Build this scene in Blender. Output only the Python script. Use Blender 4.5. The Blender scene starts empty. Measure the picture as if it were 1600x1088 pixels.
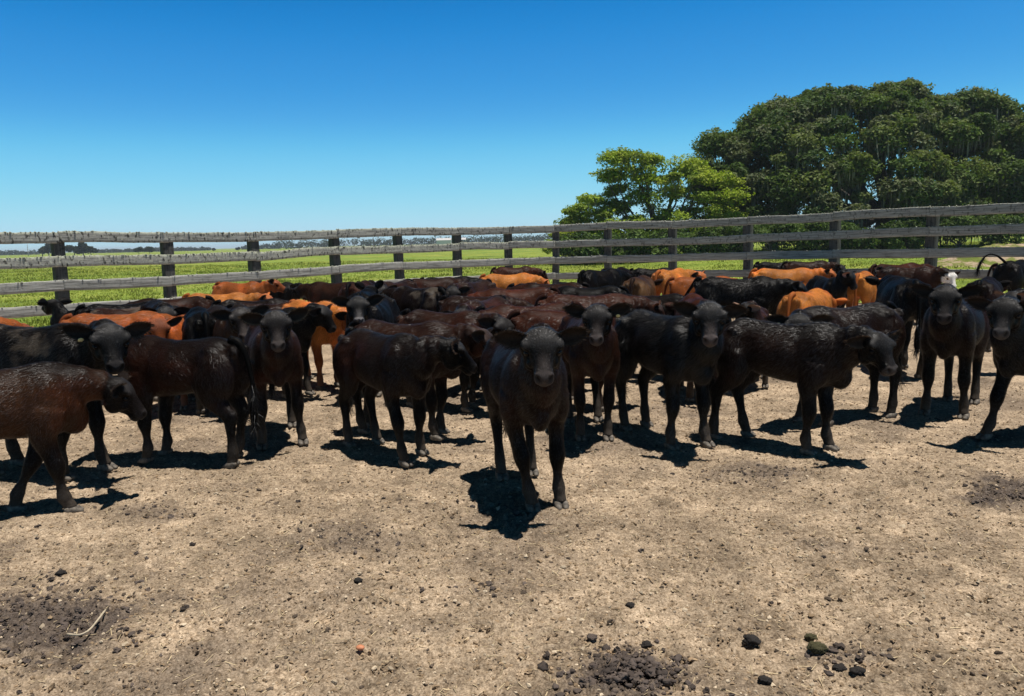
import bpy, math, random
import numpy as np
from mathutils import Matrix, Vector

R = math.radians
random.seed(7)
rng = np.random.default_rng(11)
SC = bpy.context.scene
COL = SC.collection

# ---------------------------------------------------------------- camera
CAM_H, FPX = 1.60, 1200.0            # eye height, focal length in photo pixels (1600 wide)
PITCH, ROLL = math.atan(166.5 / FPX), math.atan(0.0238)
_up0 = np.array([0, math.sin(PITCH), math.cos(PITCH)])
FW = np.array([0, math.cos(PITCH), -math.sin(PITCH)])
_X = np.array([1.0, 0, 0])
RT = math.cos(ROLL) * _X - math.sin(ROLL) * _up0
UP = math.cos(ROLL) * _up0 + math.sin(ROLL) * _X
CAMP = np.array([0, 0, CAM_H])
cam_d = bpy.data.cameras.new('camera')
cam_d.sensor_width = 36.0
cam_d.lens = 36.0 * FPX / 1600.0
cam_d.clip_start, cam_d.clip_end = 0.05, 12000
cam = bpy.data.objects.new('camera', cam_d)
cam.matrix_world = Matrix(((RT[0], UP[0], -FW[0], 0), (RT[1], UP[1], -FW[1], 0),
                           (RT[2], UP[2], -FW[2], CAM_H), (0, 0, 0, 1)))
COL.objects.link(cam)
SC.camera = cam

# ---------------------------------------------------------------- sky, sun, exposure
SUN = np.array([0.20, -0.05, 0.98]); SUN /= np.linalg.norm(SUN)
SUN_EL = math.asin(SUN[2]); SUN_AZ = math.atan2(SUN[0], SUN[1])     # azimuth from +Y towards +X
W = bpy.data.worlds.new('World'); SC.world = W
W.use_nodes = True
wt = W.node_tree; wt.nodes.clear()
w_out = wt.nodes.new('ShaderNodeOutputWorld'); w_bg = wt.nodes.new('ShaderNodeBackground')
w_sky = wt.nodes.new('ShaderNodeTexSky'); w_sky.sky_type = 'NISHITA'
w_sky.sun_disc = False
w_sky.sun_elevation = SUN_EL; w_sky.sun_rotation = SUN_AZ
w_sky.altitude = 0; w_sky.air_density = 0.5; w_sky.dust_density = 0.0; w_sky.ozone_density = 3.0
w_a = wt.nodes.new('ShaderNodeVectorMath'); w_a.operation = 'SCALE'; w_a.inputs['Scale'].default_value = 0.1
w_c = wt.nodes.new('ShaderNodeRGBCurve')       # deep, clear graded blue; low points darken the unseen upper sky to cut fill
for ch, pts in enumerate((((.05, .002), (.09, .008), (.114, .030), (.135, .05), (.23, .19), (.44, .385), (.7, .50)),
                          ((.08, .009), (.13, .042), (.162, .19), (.245, .335), (.36, .55), (.54, .665), (.69, .70)),
                          ((.15, .012), (.26, .085), (.332, .56), (.45, .71), (.59, .81), (.72, .82), (.76, .83)))):
    cv = w_c.mapping.curves[ch]; cv.points[1].location = (1, .95)
    for q in pts: cv.points.new(*q)
w_c.mapping.update()
w_b = wt.nodes.new('ShaderNodeVectorMath'); w_b.operation = 'SCALE'; w_b.inputs['Scale'].default_value = 8.9
w_bg.inputs['Strength'].default_value = 0.1
for p, q in ((w_sky.outputs[0], w_a.inputs[0]), (w_a.outputs[0], w_c.inputs['Color']), (w_c.outputs[0], w_b.inputs[0]), (w_b.outputs[0], w_bg.inputs[0]), (w_bg.outputs[0], w_out.inputs[0])):
    wt.links.new(p, q)
sun_d = bpy.data.lights.new('sun', 'SUN'); sun_d.energy = 4.9; sun_d.angle = R(0.5)
sun_d.color = (1.0, 0.955, 0.89)
sun = bpy.data.objects.new('sun', sun_d); COL.objects.link(sun)
sun.rotation_euler = Vector(SUN).to_track_quat('Z', 'Y').to_euler()
sun.location = (20, 7, 90)
SC.view_settings.view_transform = 'Standard'; SC.view_settings.look = 'None'
SC.view_settings.exposure = 0.30; SC.view_settings.gamma = 1.0
SC.view_settings.use_curve_mapping = False
try: SC.cycles.max_bounces = 6; SC.cycles.transparent_max_bounces = 4; SC.cycles.volume_bounces = 0
except Exception: pass

# ---------------------------------------------------------------- helpers
def ray(px, py):
    d = RT * ((px - 800) / FPX) + UP * ((544 - py) / FPX) + FW
    return d
def on_plane(px, py, z):              # world point of a sight line at height z
    d = ray(px, py); t = (z - CAM_H) / d[2]
    return CAMP + d * t
def at_depth(px, py, dep):            # world point of a sight line at a distance along +Y
    d = ray(px, py); return CAMP + d * (dep / d[1])
def project(p):
    v = np.asarray(p) - CAMP; w = v @ FW
    return np.stack([800 + FPX * (v @ RT) / w, 544 - FPX * (v @ UP) / w], -1)

def _h(ix, iy, iz, seed):
    n = (ix * 374761393 + iy * 668265263 + iz * 1440662683 + seed * 974711) & 0xffffffff
    n = ((n ^ (n >> 13)) * 1274126177) & 0xffffffff
    n = (n ^ (n >> 16)) & 0xffffffff
    return n / 4294967295.0
def vnoise(P, seed=0):                # value noise of (N,3) points, 0..1
    P = np.asarray(P, float); F = np.floor(P); f = P - F; F = F.astype(np.int64)
    f = f * f * (3 - 2 * f); x, y, z = F[:, 0], F[:, 1], F[:, 2]; u, v, w = f[:, 0], f[:, 1], f[:, 2]
    r = 0
    for dx in (0, 1):
        for dy in (0, 1):
            for dz in (0, 1):
                r = r + _h(x + dx, y + dy, z + dz, seed) * (u if dx else 1 - u) * (v if dy else 1 - v) * (w if dz else 1 - w)
    return r
def vnoise2(x, y, seed=0):
    X = np.floor(x); Y = np.floor(y); u = x - X; v = y - Y
    u = u * u * (3 - 2 * u); v = v * v * (3 - 2 * v); X = X.astype(np.int64); Y = Y.astype(np.int64); z = 0
    return ((_h(X, Y, z, seed) * (1 - u) + _h(X + 1, Y, z, seed) * u) * (1 - v)
            + (_h(X, Y + 1, z, seed) * (1 - u) + _h(X + 1, Y + 1, z, seed) * u) * v)
def fbm2(x, y, octv=4, seed=0, gain=0.5):
    r = 0; a = 1; s = 0
    for k in range(octv):
        r = r + a * vnoise2(x * 2 ** k + 17.3 * k, y * 2 ** k - 9.1 * k, seed + k); s += a; a *= gain
    return r / s
def fbm3(P, octv=3, seed=0, gain=0.5):
    r = 0; a = 1; s = 0
    for k in range(octv):
        r = r + a * vnoise(P * 2 ** k + 13.7 * k, seed + k); s += a; a *= gain
    return r / s
def sstep(a, b, x):
    t = np.clip((x - a) / (b - a), 0, 1); return t * t * (3 - 2 * t)
def unit(v):
    v = np.asarray(v, float); n = np.linalg.norm(v, axis=-1, keepdims=True); return v / np.maximum(n, 1e-9)

def make_mesh(name, V, faces, mats=None, smooth=True, col=None, midx=None):
    """faces: list of int arrays (n,3)/(n,4); col: per-vertex linear rgb"""
    me = bpy.data.meshes.new(name)
    V = np.ascontiguousarray(V, dtype=np.float32)
    if not isinstance(faces, (list, tuple)): faces = [faces]
    faces = [np.asarray(f, np.int32) for f in faces if len(f)]
    loops = np.concatenate([f.ravel() for f in faces])
    tot = np.concatenate([np.full(len(f), f.shape[1], np.int32) for f in faces])
    st = np.concatenate([[0], np.cumsum(tot)[:-1]]).astype(np.int32)
    me.vertices.add(len(V)); me.vertices.foreach_set('co', V.ravel())
    me.loops.add(len(loops)); me.loops.foreach_set('vertex_index', loops)
    me.polygons.add(len(tot)); me.polygons.foreach_set('loop_start', st)
    if midx is not None: me.polygons.foreach_set('material_index', np.asarray(midx, np.int32))
    me.polygons.foreach_set('use_smooth', np.full(len(tot), smooth, bool))
    me.update(calc_edges=True)
    if col is not None:
        a = me.color_attributes.new('col', 'FLOAT_COLOR', 'POINT')
        c = np.ones((len(V), 4), np.float32); c[:, :3] = col
        a.data.foreach_set('color', c.ravel())
    for m in (mats if isinstance(mats, (list, tuple)) else [mats]):
        if m is not None: me.materials.append(m)
    return me
def link(name, me, parent=None, loc=None):
    o = bpy.data.objects.new(name, me); COL.objects.link(o)
    if parent is not None: o.parent = parent
    if loc is not None: o.location = loc
    return o
def tag(o, label=None, cat=None, group=None, kind=None):
    if label: o['label'] = label
    if cat: o['category'] = cat
    if group: o['group'] = group
    if kind: o['kind'] = kind
    return o
def empty(name, loc, rz=0.0, sc=1.0):
    o = bpy.data.objects.new(name, None); COL.objects.link(o)
    o.location = loc; o.rotation_euler = (0, 0, rz); o.scale = (sc, sc, sc); o.empty_display_size = 0.2
    return o

class MB:                              # collects pieces for one mesh
    def __init__(s): s.V = []; s.F3 = []; s.F4 = []; s.C = []; s.n = 0
    def add(s, V, F3=None, F4=None, col=None):
        V = np.asarray(V, float)
        if F3 is not None and len(F3): s.F3.append(np.asarray(F3) + s.n)
        if F4 is not None and len(F4): s.F4.append(np.asarray(F4) + s.n)
        s.V.append(V); s.n += len(V)
        if col is not None:
            c = np.asarray(col, float); s.C.append(np.broadcast_to(c, (len(V), 3)))
    def mesh(s, name, mats, smooth=True):
        f = []
        if s.F3: f.append(np.concatenate(s.F3))
        if s.F4: f.append(np.concatenate(s.F4))
        return make_mesh(name, np.concatenate(s.V), f, mats, smooth, np.concatenate(s.C) if s.C else None)

def catmull(P, n):
    P = np.asarray(P, float); Q = np.vstack([2 * P[0] - P[1], P, 2 * P[-1] - P[-2]]); out = []
    for i in range(len(P) - 1):
        p0, p1, p2, p3 = Q[i], Q[i + 1], Q[i + 2], Q[i + 3]
        for k in range(n):
            t = k / n
            out.append(0.5 * (2 * p1 + (p2 - p0) * t + (2 * p0 - 5 * p1 + 4 * p2 - p3) * t * t + (3 * p1 - p0 - 3 * p2 + p3) * t ** 3))
    out.append(P[-1]); return np.array(out)
def loft(P, hw, ht, hb=None, lat=(0, 1, 0), seg=18, sub=3, ex=2.0, exb=None):
    """tube through P; half width hw along lat, half heights ht (up) / hb (down); returns V, F3, F4, centres"""
    P = np.asarray(P, float); hb = ht if hb is None else hb
    A = np.column_stack([P, hw, ht, hb])
    A = catmull(A, sub); C = A[:, :3]; hw, ht, hb = np.maximum(A[:, 3], .002), np.maximum(A[:, 4], .002), np.maximum(A[:, 5], .002)
    T = unit(np.gradient(C, axis=0)); L = np.asarray(lat, float)
    L = np.broadcast_to(L, C.shape); L = unit(L - (L * T).sum(1)[:, None] * T); U = np.cross(T, L)
    th = np.linspace(0, 2 * np.pi, seg, endpoint=False); c, s = np.cos(th), np.sin(th)
    exb = ex if exb is None else exb; e = np.where(s >= 0, ex, exb)
    cx = np.sign(c) * np.abs(c) ** (2 / e); sx = np.sign(s) * np.abs(s) ** (2 / e)
    hh = np.where(s[None] >= 0, ht[:, None], hb[:, None])
    V = C[:, None] + L[:, None] * (hw[:, None] * cx[None])[..., None] + U[:, None] * (hh * sx[None])[..., None]
    n = len(C); V = V.reshape(-1, 3); i = np.arange(n - 1)[:, None] * seg; j = np.arange(seg)[None]; k = (j + 1) % seg
    F4 = np.stack([i + j, i + k, i + seg + k, i + seg + j], -1).reshape(-1, 4)
    V = np.vstack([V, C[0], C[-1]]); a = n * seg
    F3 = [(a, (q + 1) % seg, q) for q in range(seg)] + [(a + 1, (n - 1) * seg + q, (n - 1) * seg + (q + 1) % seg) for q in range(seg)]
    return V, np.array(F3), F4, C, np.maximum(hw, ht)
def icosphere(sub=1):
    t = (1 + 5 ** .5) / 2
    V = [(-1, t, 0), (1, t, 0), (-1, -t, 0), (1, -t, 0), (0, -1, t), (0, 1, t), (0, -1, -t), (0, 1, -t), (t, 0, -1), (t, 0, 1), (-t, 0, -1), (-t, 0, 1)]
    F = [(0, 11, 5), (0, 5, 1), (0, 1, 7), (0, 7, 10), (0, 10, 11), (1, 5, 9), (5, 11, 4), (11, 10, 2), (10, 7, 6), (7, 1, 8), (3, 9, 4), (3, 4, 2), (3, 2, 6), (3, 6, 8), (3, 8, 9), (4, 9, 5), (2, 4, 11), (6, 2, 10), (8, 6, 7), (9, 8, 1)]
    V = [tuple(unit(v)) for v in V]
    for _ in range(sub):
        c = {}; G = []
        def mid(a, b):
            k = (min(a, b), max(a, b))
            if k not in c: V.append(tuple(unit((np.array(V[a]) + np.array(V[b])) / 2))); c[k] = len(V) - 1
            return c[k]
        for a, b, d in F:
            x, y, z = mid(a, b), mid(b, d), mid(d, a); G += [(a, x, z), (b, y, x), (d, z, y), (x, y, z)]
        F = G
    return np.array(V), np.array(F)
ICO0, ICO1, ICO2, ICO3 = [icosphere(k) for k in range(4)]
def ellipsoid(c, r, axes=None, ico=ICO2):
    V = ico[0] * np.asarray(r, float)
    if axes is not None: V = V @ np.asarray(axes, float)
    return V + np.asarray(c, float), ico[1]

# ---------------------------------------------------------------- materials
def nmat(name, rough=0.8, spec=0.3):
    m = bpy.data.materials.new(name); m.use_nodes = True
    b = m.node_tree.nodes['Principled BSDF']
    b.inputs['Roughness'].default_value = rough; b.inputs['Specular IOR Level'].default_value = spec
    return m, m.node_tree, b
def N(nt, t, **kw):
    n = nt.nodes.new(t)
    for k, v in kw.items():
        if k in n.inputs: n.inputs[k].default_value = v
        else: setattr(n, k, v)
    return n
def ramp(nt, src, stops):
    r = nt.nodes.new('ShaderNodeValToRGB'); e = r.color_ramp.elements
    while len(e) < len(stops): e.new(0.5)
    for q, (p, c) in zip(e, stops): q.position = p; q.color = (*c, 1) if len(c) == 3 else c
    nt.links.new(src, r.inputs[0]); return r
def mix(nt, a, b, fac, mode='MIX'):
    n = nt.nodes.new('ShaderNodeMix'); n.data_type = 'RGBA'; n.blend_type = mode
    for sock, v in ((n.inputs[6], a), (n.inputs[7], b), (n.inputs[0], fac)):
        if hasattr(v, 'links') or hasattr(v, 'is_linked'): nt.links.new(v, sock)
        elif isinstance(v, (int, float)): sock.default_value = v
        else: sock.default_value = (*v, 1)
    return n.outputs[2]
def bump(nt, bsdf, src, strength, dist):
    b = nt.nodes.new('ShaderNodeBump'); b.inputs['Strength'].default_value = strength; b.inputs['Distance'].default_value = dist
    nt.links.new(src, b.inputs['Height']); nt.links.new(b.outputs[0], bsdf.inputs['Normal']); return b

def coat_material(name, spec, ra=.27, rb=.46):
    m, t, b = nmat(name, 0.4, spec)
    a = N(t, 'ShaderNodeVertexColor', layer_name='col'); tc = N(t, 'ShaderNodeTexCoord')
    mp = N(t, 'ShaderNodeMapping'); mp.inputs['Scale'].default_value = (14, 60, 34)
    t.links.new(tc.outputs['Object'], mp.inputs[0])
    n1 = N(t, 'ShaderNodeTexNoise', Scale=3.2, Detail=4.0); t.links.new(mp.outputs[0], n1.inputs['Vector'])
    n2 = N(t, 'ShaderNodeTexNoise', Scale=7.0, Detail=3.0); t.links.new(tc.outputs['Object'], n2.inputs['Vector'])
    r1 = ramp(t, n1.outputs[0], [(0.3, (.68, .68, .68)), (0.72, (1.4, 1.38, 1.36))])
    c = mix(t, a.outputs[0], r1.outputs[0], 1.0, 'MULTIPLY'); t.links.new(c, b.inputs['Base Color'])
    r2 = ramp(t, n2.outputs[0], [(0.3, (ra, ra, ra)), (0.7, (rb, rb, rb))]); t.links.new(r2.outputs[0], b.inputs['Roughness'])
    b.inputs['Sheen Weight'].default_value = 0.0; b.inputs['Sheen Roughness'].default_value = 0.4
    bump(t, b, n1.outputs[0], 0.30, 0.007)
    return m
M_COAT = coat_material('coat', .04, .38, .52); M_HAIR = coat_material('coat_hair', .40, .36, .48)
def hoof_material():
    m, t, b = nmat('hoof_horn', 0.7, 0.3)
    tc = N(t, 'ShaderNodeTexCoord'); n = N(t, 'ShaderNodeTexNoise', Scale=40.0, Detail=4.0); t.links.new(tc.outputs['Object'], n.inputs[0])
    r = ramp(t, n.outputs[0], [(.3, (.045, .038, .032)), (.7, (.19, .16, .125))]); t.links.new(r.outputs[0], b.inputs['Base Color'])
    bump(t, b, n.outputs[0], .4, .004); return m
M_HOOF = hoof_material()
M_EYE, _t, _b = nmat('eye', 0.18, 0.14); _b.inputs['Base Color'].default_value = (.006, .004, .004, 1)
def flat_material(name, c, rough=.6, sc=20):
    m, t, b = nmat(name, rough)
    tc = N(t, 'ShaderNodeTexCoord'); n = N(t, 'ShaderNodeTexNoise', Scale=float(sc), Detail=3.0); t.links.new(tc.outputs['Object'], n.inputs[0])
    r = ramp(t, n.outputs[0], [(.3, tuple(x * .75 for x in c)), (.7, tuple(min(1, x * 1.25) for x in c))]); t.links.new(r.outputs[0], b.inputs['Base Color'])
    return m
M_TAG = flat_material('tag_plastic', (.7, .62, .3))
# ---------------------------------------------------------------- calves
COATS = {  # body, back, points (head, legs, tail)
 'black':  ((.0034, .0030, .0030), (.0032, .0029, .0030), (.0029, .0027, .0027)),
 'brownblack': ((.0105, .0052, .0037), (.0052, .0039, .0036), (.0032, .0028, .0027)),
 'brown':  ((.025, .0100, .0058), (.016, .0070, .0049), (.0048, .0036, .0033)),
 'flank':  ((.036, .0155, .0072), (.0060, .0044, .0040), (.0060, .0042, .0036)),
 'red':    ((.040, .0130, .0068), (.033, .0105, .0058), (.020, .0078, .0050)),
 'rust':   ((.24, .072, .019), (.21, .059, .016), (.165, .044, .013)),
 'orange': ((.40, .148, .032), (.37, .128, .026), (.28, .082, .020)),
 'tan':    ((.100, .052, .022), (.030, .014, .008), (.017, .009, .006)),
}
def pose_frame(p):
    hy, hp, npit = R(p.get('hy', 0)), R(p.get('hp', 52)), R(p.get('np', 30))
    ny = hy * .55
    base = np.array([.41, 0, .83])
    O = base + p.get('nl', .27) * np.array([math.cos(npit) * math.cos(ny), math.cos(npit) * math.sin(ny), math.sin(npit)])
    f = np.array([math.cos(hp) * math.cos(hy), math.cos(hp) * math.sin(hy), -math.sin(hp)])
    l = np.array([-math.sin(hy), math.cos(hy), 0.0])
    rr = R(p.get('hr', 0)); u = np.cross(f, l)
    l, u = l * math.cos(rr) + u * math.sin(rr), u * math.cos(rr) - l * math.sin(rr)
    return O, f * .93, l, u
FOOT0 = [(.29, .114), (.29, -.114), (-.39, .114), (-.39, -.114)]   # LF RF LH RH ground points

def calf_solid(p):
    """closed lofts (to be fused) + sample centres with a class id per sample"""
    pcs = []; smp = []
    def add(r, cls):
        V, F3, F4, C, rad = r; pcs.append((V, F3, F4)); smp.append((C, rad, np.full(len(C), cls)))
    def ell(c, r, cls, axes=None, ico=ICO2):
        V, F = ellipsoid(c, r, axes, ico); pcs.append((V, F, None)); smp.append((np.array([c]), np.array([min(r)]), np.array([cls])))
    fat = p.get('fat', 1.0)
    st = np.array([(-.52, .865, .76, .055), (-.488, .93, .70, .100), (-.425, .968, .635, .150), (-.345, .982, .595, .178), (-.24, .970, .585, .170),
                   (-.105, .955, .548, .196), (.04, .950, .522, .204), (.175, .962, .505, .188), (.28, .985, .498, .166), (.37, .972, .512, .150),
                   (.445, .925, .545, .122), (.505, .86, .61, .080)])
    zc = st[:, 2] + .47 * (st[:, 1] - st[:, 2])
    add(loft(np.column_stack([st[:, 0], 0 * zc, zc]), st[:, 3] * fat, st[:, 1] - zc, (zc - st[:, 2]) * (.5 + .5 * fat), (0, 1, 0), 26, 3, 1.85, 2.25), 0)
    for s in (1, -1):
        ell((-.345, s * .125, .885), (.07, .045, .045), 0)                       # hook bones
        ell((-.50, s * .070, .875), (.045, .04, .05), 0)                        # pin bones
        A = np.array([[.25, 0, .97], [0, 1, 0], [-.97, 0, .25]])
        ell((.32, s * .112, .71), (.205, .062, .115), 0, A)                     # shoulder
        ell((-.37, s * .112, .70), (.150, .092, .215), 0)                       # thigh
    # neck
    O, f, l, u = pose_frame(p)
    e = O - f * .035 - u * .012
    b0 = np.array([.24, 0, .775]); b1 = np.array([.44, 0, .815])
    nd = unit(e - b1); mid = (b1 + e) / 2 + np.array([0, 0, .012])
    P = np.array([b0, b1, mid, e, e + nd * .05])
    lat = np.array([[0, 1, 0], [0, 1, 0], unit(np.array([0, 1, 0]) + l), l, l]); lat = catmull(lat, 4)
    add(loft(P, [.13, .120, .090, .082, .05], [.175, .135, .108, .085, .05], [.19, .190, .126, .092, .05], lat, 20, 4, 1.9), 1)
    ell((.44, 0, .60), (.09, .06, .11), 0)                                        # brisket
    # head: t along, half width, top, bottom
    H = np.array([(-.055, .045, .050, .030), (-.02, .090, .072, .055), (.02, .108, .092, .088), (.062, .113, .100, .108), (.10, .102, .092, .106),
                  (.135, .077, .078, .092), (.17, .060, .068, .076), (.205, .049, .060, .062), (.24, .048, .054, .054), (.268, .051, .047, .049), (.29, .046, .038, .041), (.304, .034, .025, .029)])
    H[:, 1] *= p.get('hw', 1.03)
    Hc = O + f * H[:, :1] + u * (np.linspace(0, -.012, len(H))[:, None])
    add(loft(Hc, H[:, 1], H[:, 2], H[:, 3], l, 22, 3, 2.35, 1.9), 2)
    ax = np.array([f, l, u])
    for s in (1, -1):
        ell(O + f * .086 + l * s * .090 + u * .054, (.042, .026, .024), 2, ax)    # brow
        ell(O + f * .130 + l * s * .066 - u * .030, (.050, .020, .026), 2, ax)      # cheek below the eye
        ell(O + f * .09 + l * s * .064 - u * .072, (.065, .034, .048), 2, ax)      # jaw
        ell(O + f * .266 + l * s * .033 + u * .014, (.026, .021, .024), 2, ax)
        ell(O + f * .240 + l * s * .028 - u * .034, (.040, .026, .022), 2, ax)     # nostril wing
    ell(O + f * .02 + u * .066, (.05, .055, .03), 2, ax)                          # poll
    ell(O + f * .250 - u * .056, (.040, .038, .018), 2, ax)                        # chin
    # legs
    feet = []
    for k, (fx, fy) in enumerate(FOOT0):
        s = 1 if fy > 0 else -1; rs = random.Random(p['sd'] * 17 + k); dx, dy, dz = p.get('feet', {}).get(k, (rs.uniform(-.09, .09), rs.uniform(-.02, .03), 0))
        if k < 2:
            C = np.array([(.32, .125, .70), (.30, .13, .60), (.272, .128, .525), (.282, .122, .42), (.293, .118, .325), (.290, .116, .285), (.283, .114, .20), (.280, .114, .115), (.287, .114, .085), (.297, .114, .045), (.303, .114, .028)])
            rx = [.11, .098, .076, .053, .051, .045, .026, .042, .036, .038, .040]; ry = [.06, .066, .056, .042, .046, .042, .025, .038, .033, .036, .037]; top = .60
        else:
            C = np.array([(-.37, .12, .72), (-.345, .13, .62), (-.365, .127, .53), (-.425, .120, .445), (-.465, .115, .385), (-.457, .114, .33), (-.443, .114, .22), (-.433, .114, .12), (-.423, .114, .085), (-.412, .114, .045), (-.406, .114, .028)])
            rx = [.155, .135, .098, .060, .057, .044, .030, .044, .037, .039, .040]; ry = [.078, .076, .060, .044, .038, .034, .028, .034, .033, .036, .037]; top = .62
        C = C.copy(); C[:, 1] *= s; C[:, 0] += -.01 if k < 2 else .02
        w = np.clip((top - C[:, 2]) / top, 0, 1) ** 1.15
        C[:, 0] += dx * w; C[:, 1] += dy * w; C[:, 2] += dz * np.clip((.5 - C[:, 2]) / .5, 0, 1)
        if dz > 0:
            bend = np.exp(-((C[:, 2] - .33) / .12) ** 2); C[:, 0] += dz * .9 * bend * (1 if k < 2 else .3)
        add(loft(C, np.array(ry) * 1.08, np.array(rx) * 1.08, None, (0, 1, 0), 14, 3), 3)
        feet.append(C[-1].copy())
    # navel flap
    if p.get('sheath'):
        ell((-.16, 0, .535), (.07, .022, .06), 0)
    return pcs, smp, feet

def ear_mesh(O, f, l, u, s, p):
    w_up = np.array([0, 0, 1.0]); er = R(p.get('ear', 0) + 8 * math.sin(p.get('sd', 0) * 2.3 + s))
    eb = p.get('earback', .28)
    A = unit(l * s * math.cos(er) + w_up * math.sin(er) - f * eb * .6 + u * .06)
    fc = unit(f * .85 + u * .35 - w_up * .05); fc = unit(fc - A * (fc @ A)); B = np.cross(A, fc)
    base = O + f * .025 + l * s * .078 + u * .044
    n, m = 12, 9; S = np.linspace(0, 1, n); Cc = np.linspace(-1, 1, m); L = .168
    wd = .049 * np.sin(np.pi * np.clip(.10 + .90 * S ** .95, 0, 1)) ** .66 + .004
    G = []
    for side in (0, 1):
        for i, q in enumerate(S):
            for c in Cc:
                cup = (c * c - .25) * wd[i] * (.95 - .55 * q)
                th = (.011 * (1 - q * .55)) * (1 - abs(c) ** 3) * (-1 if side else .15)
                G.append(base + A * L * q + B * wd[i] * c * (1.0) + fc * (cup + th - .02 * q) - w_up * .012 * q * q)
    G = np.array(G); F = []
    for sd in (0, 1):
        o = sd * n * m
        for i in range(n - 1):
            for j in range(m - 1):
                a = o + i * m + j; F.append((a, a + 1, a + m + 1, a + m) if (sd == 0) else (a, a + m, a + m + 1, a + 1))
    ring = [j for j in range(m)] ; top = n * m
    def br(a, b): F.append((a, b, b + top, a + top))
    for i in range(n - 1): br(i * m, (i + 1) * m); br((i + 1) * m + m - 1, i * m + m - 1)
    for j in range(m - 1): br((n - 1) * m + j, (n - 1) * m + j + 1)
    return G, np.array(F), np.tile(np.repeat(S, m), 2), np.tile(np.tile(Cc, n), 2), np.repeat([0, 1], n * m), A, fc

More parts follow.
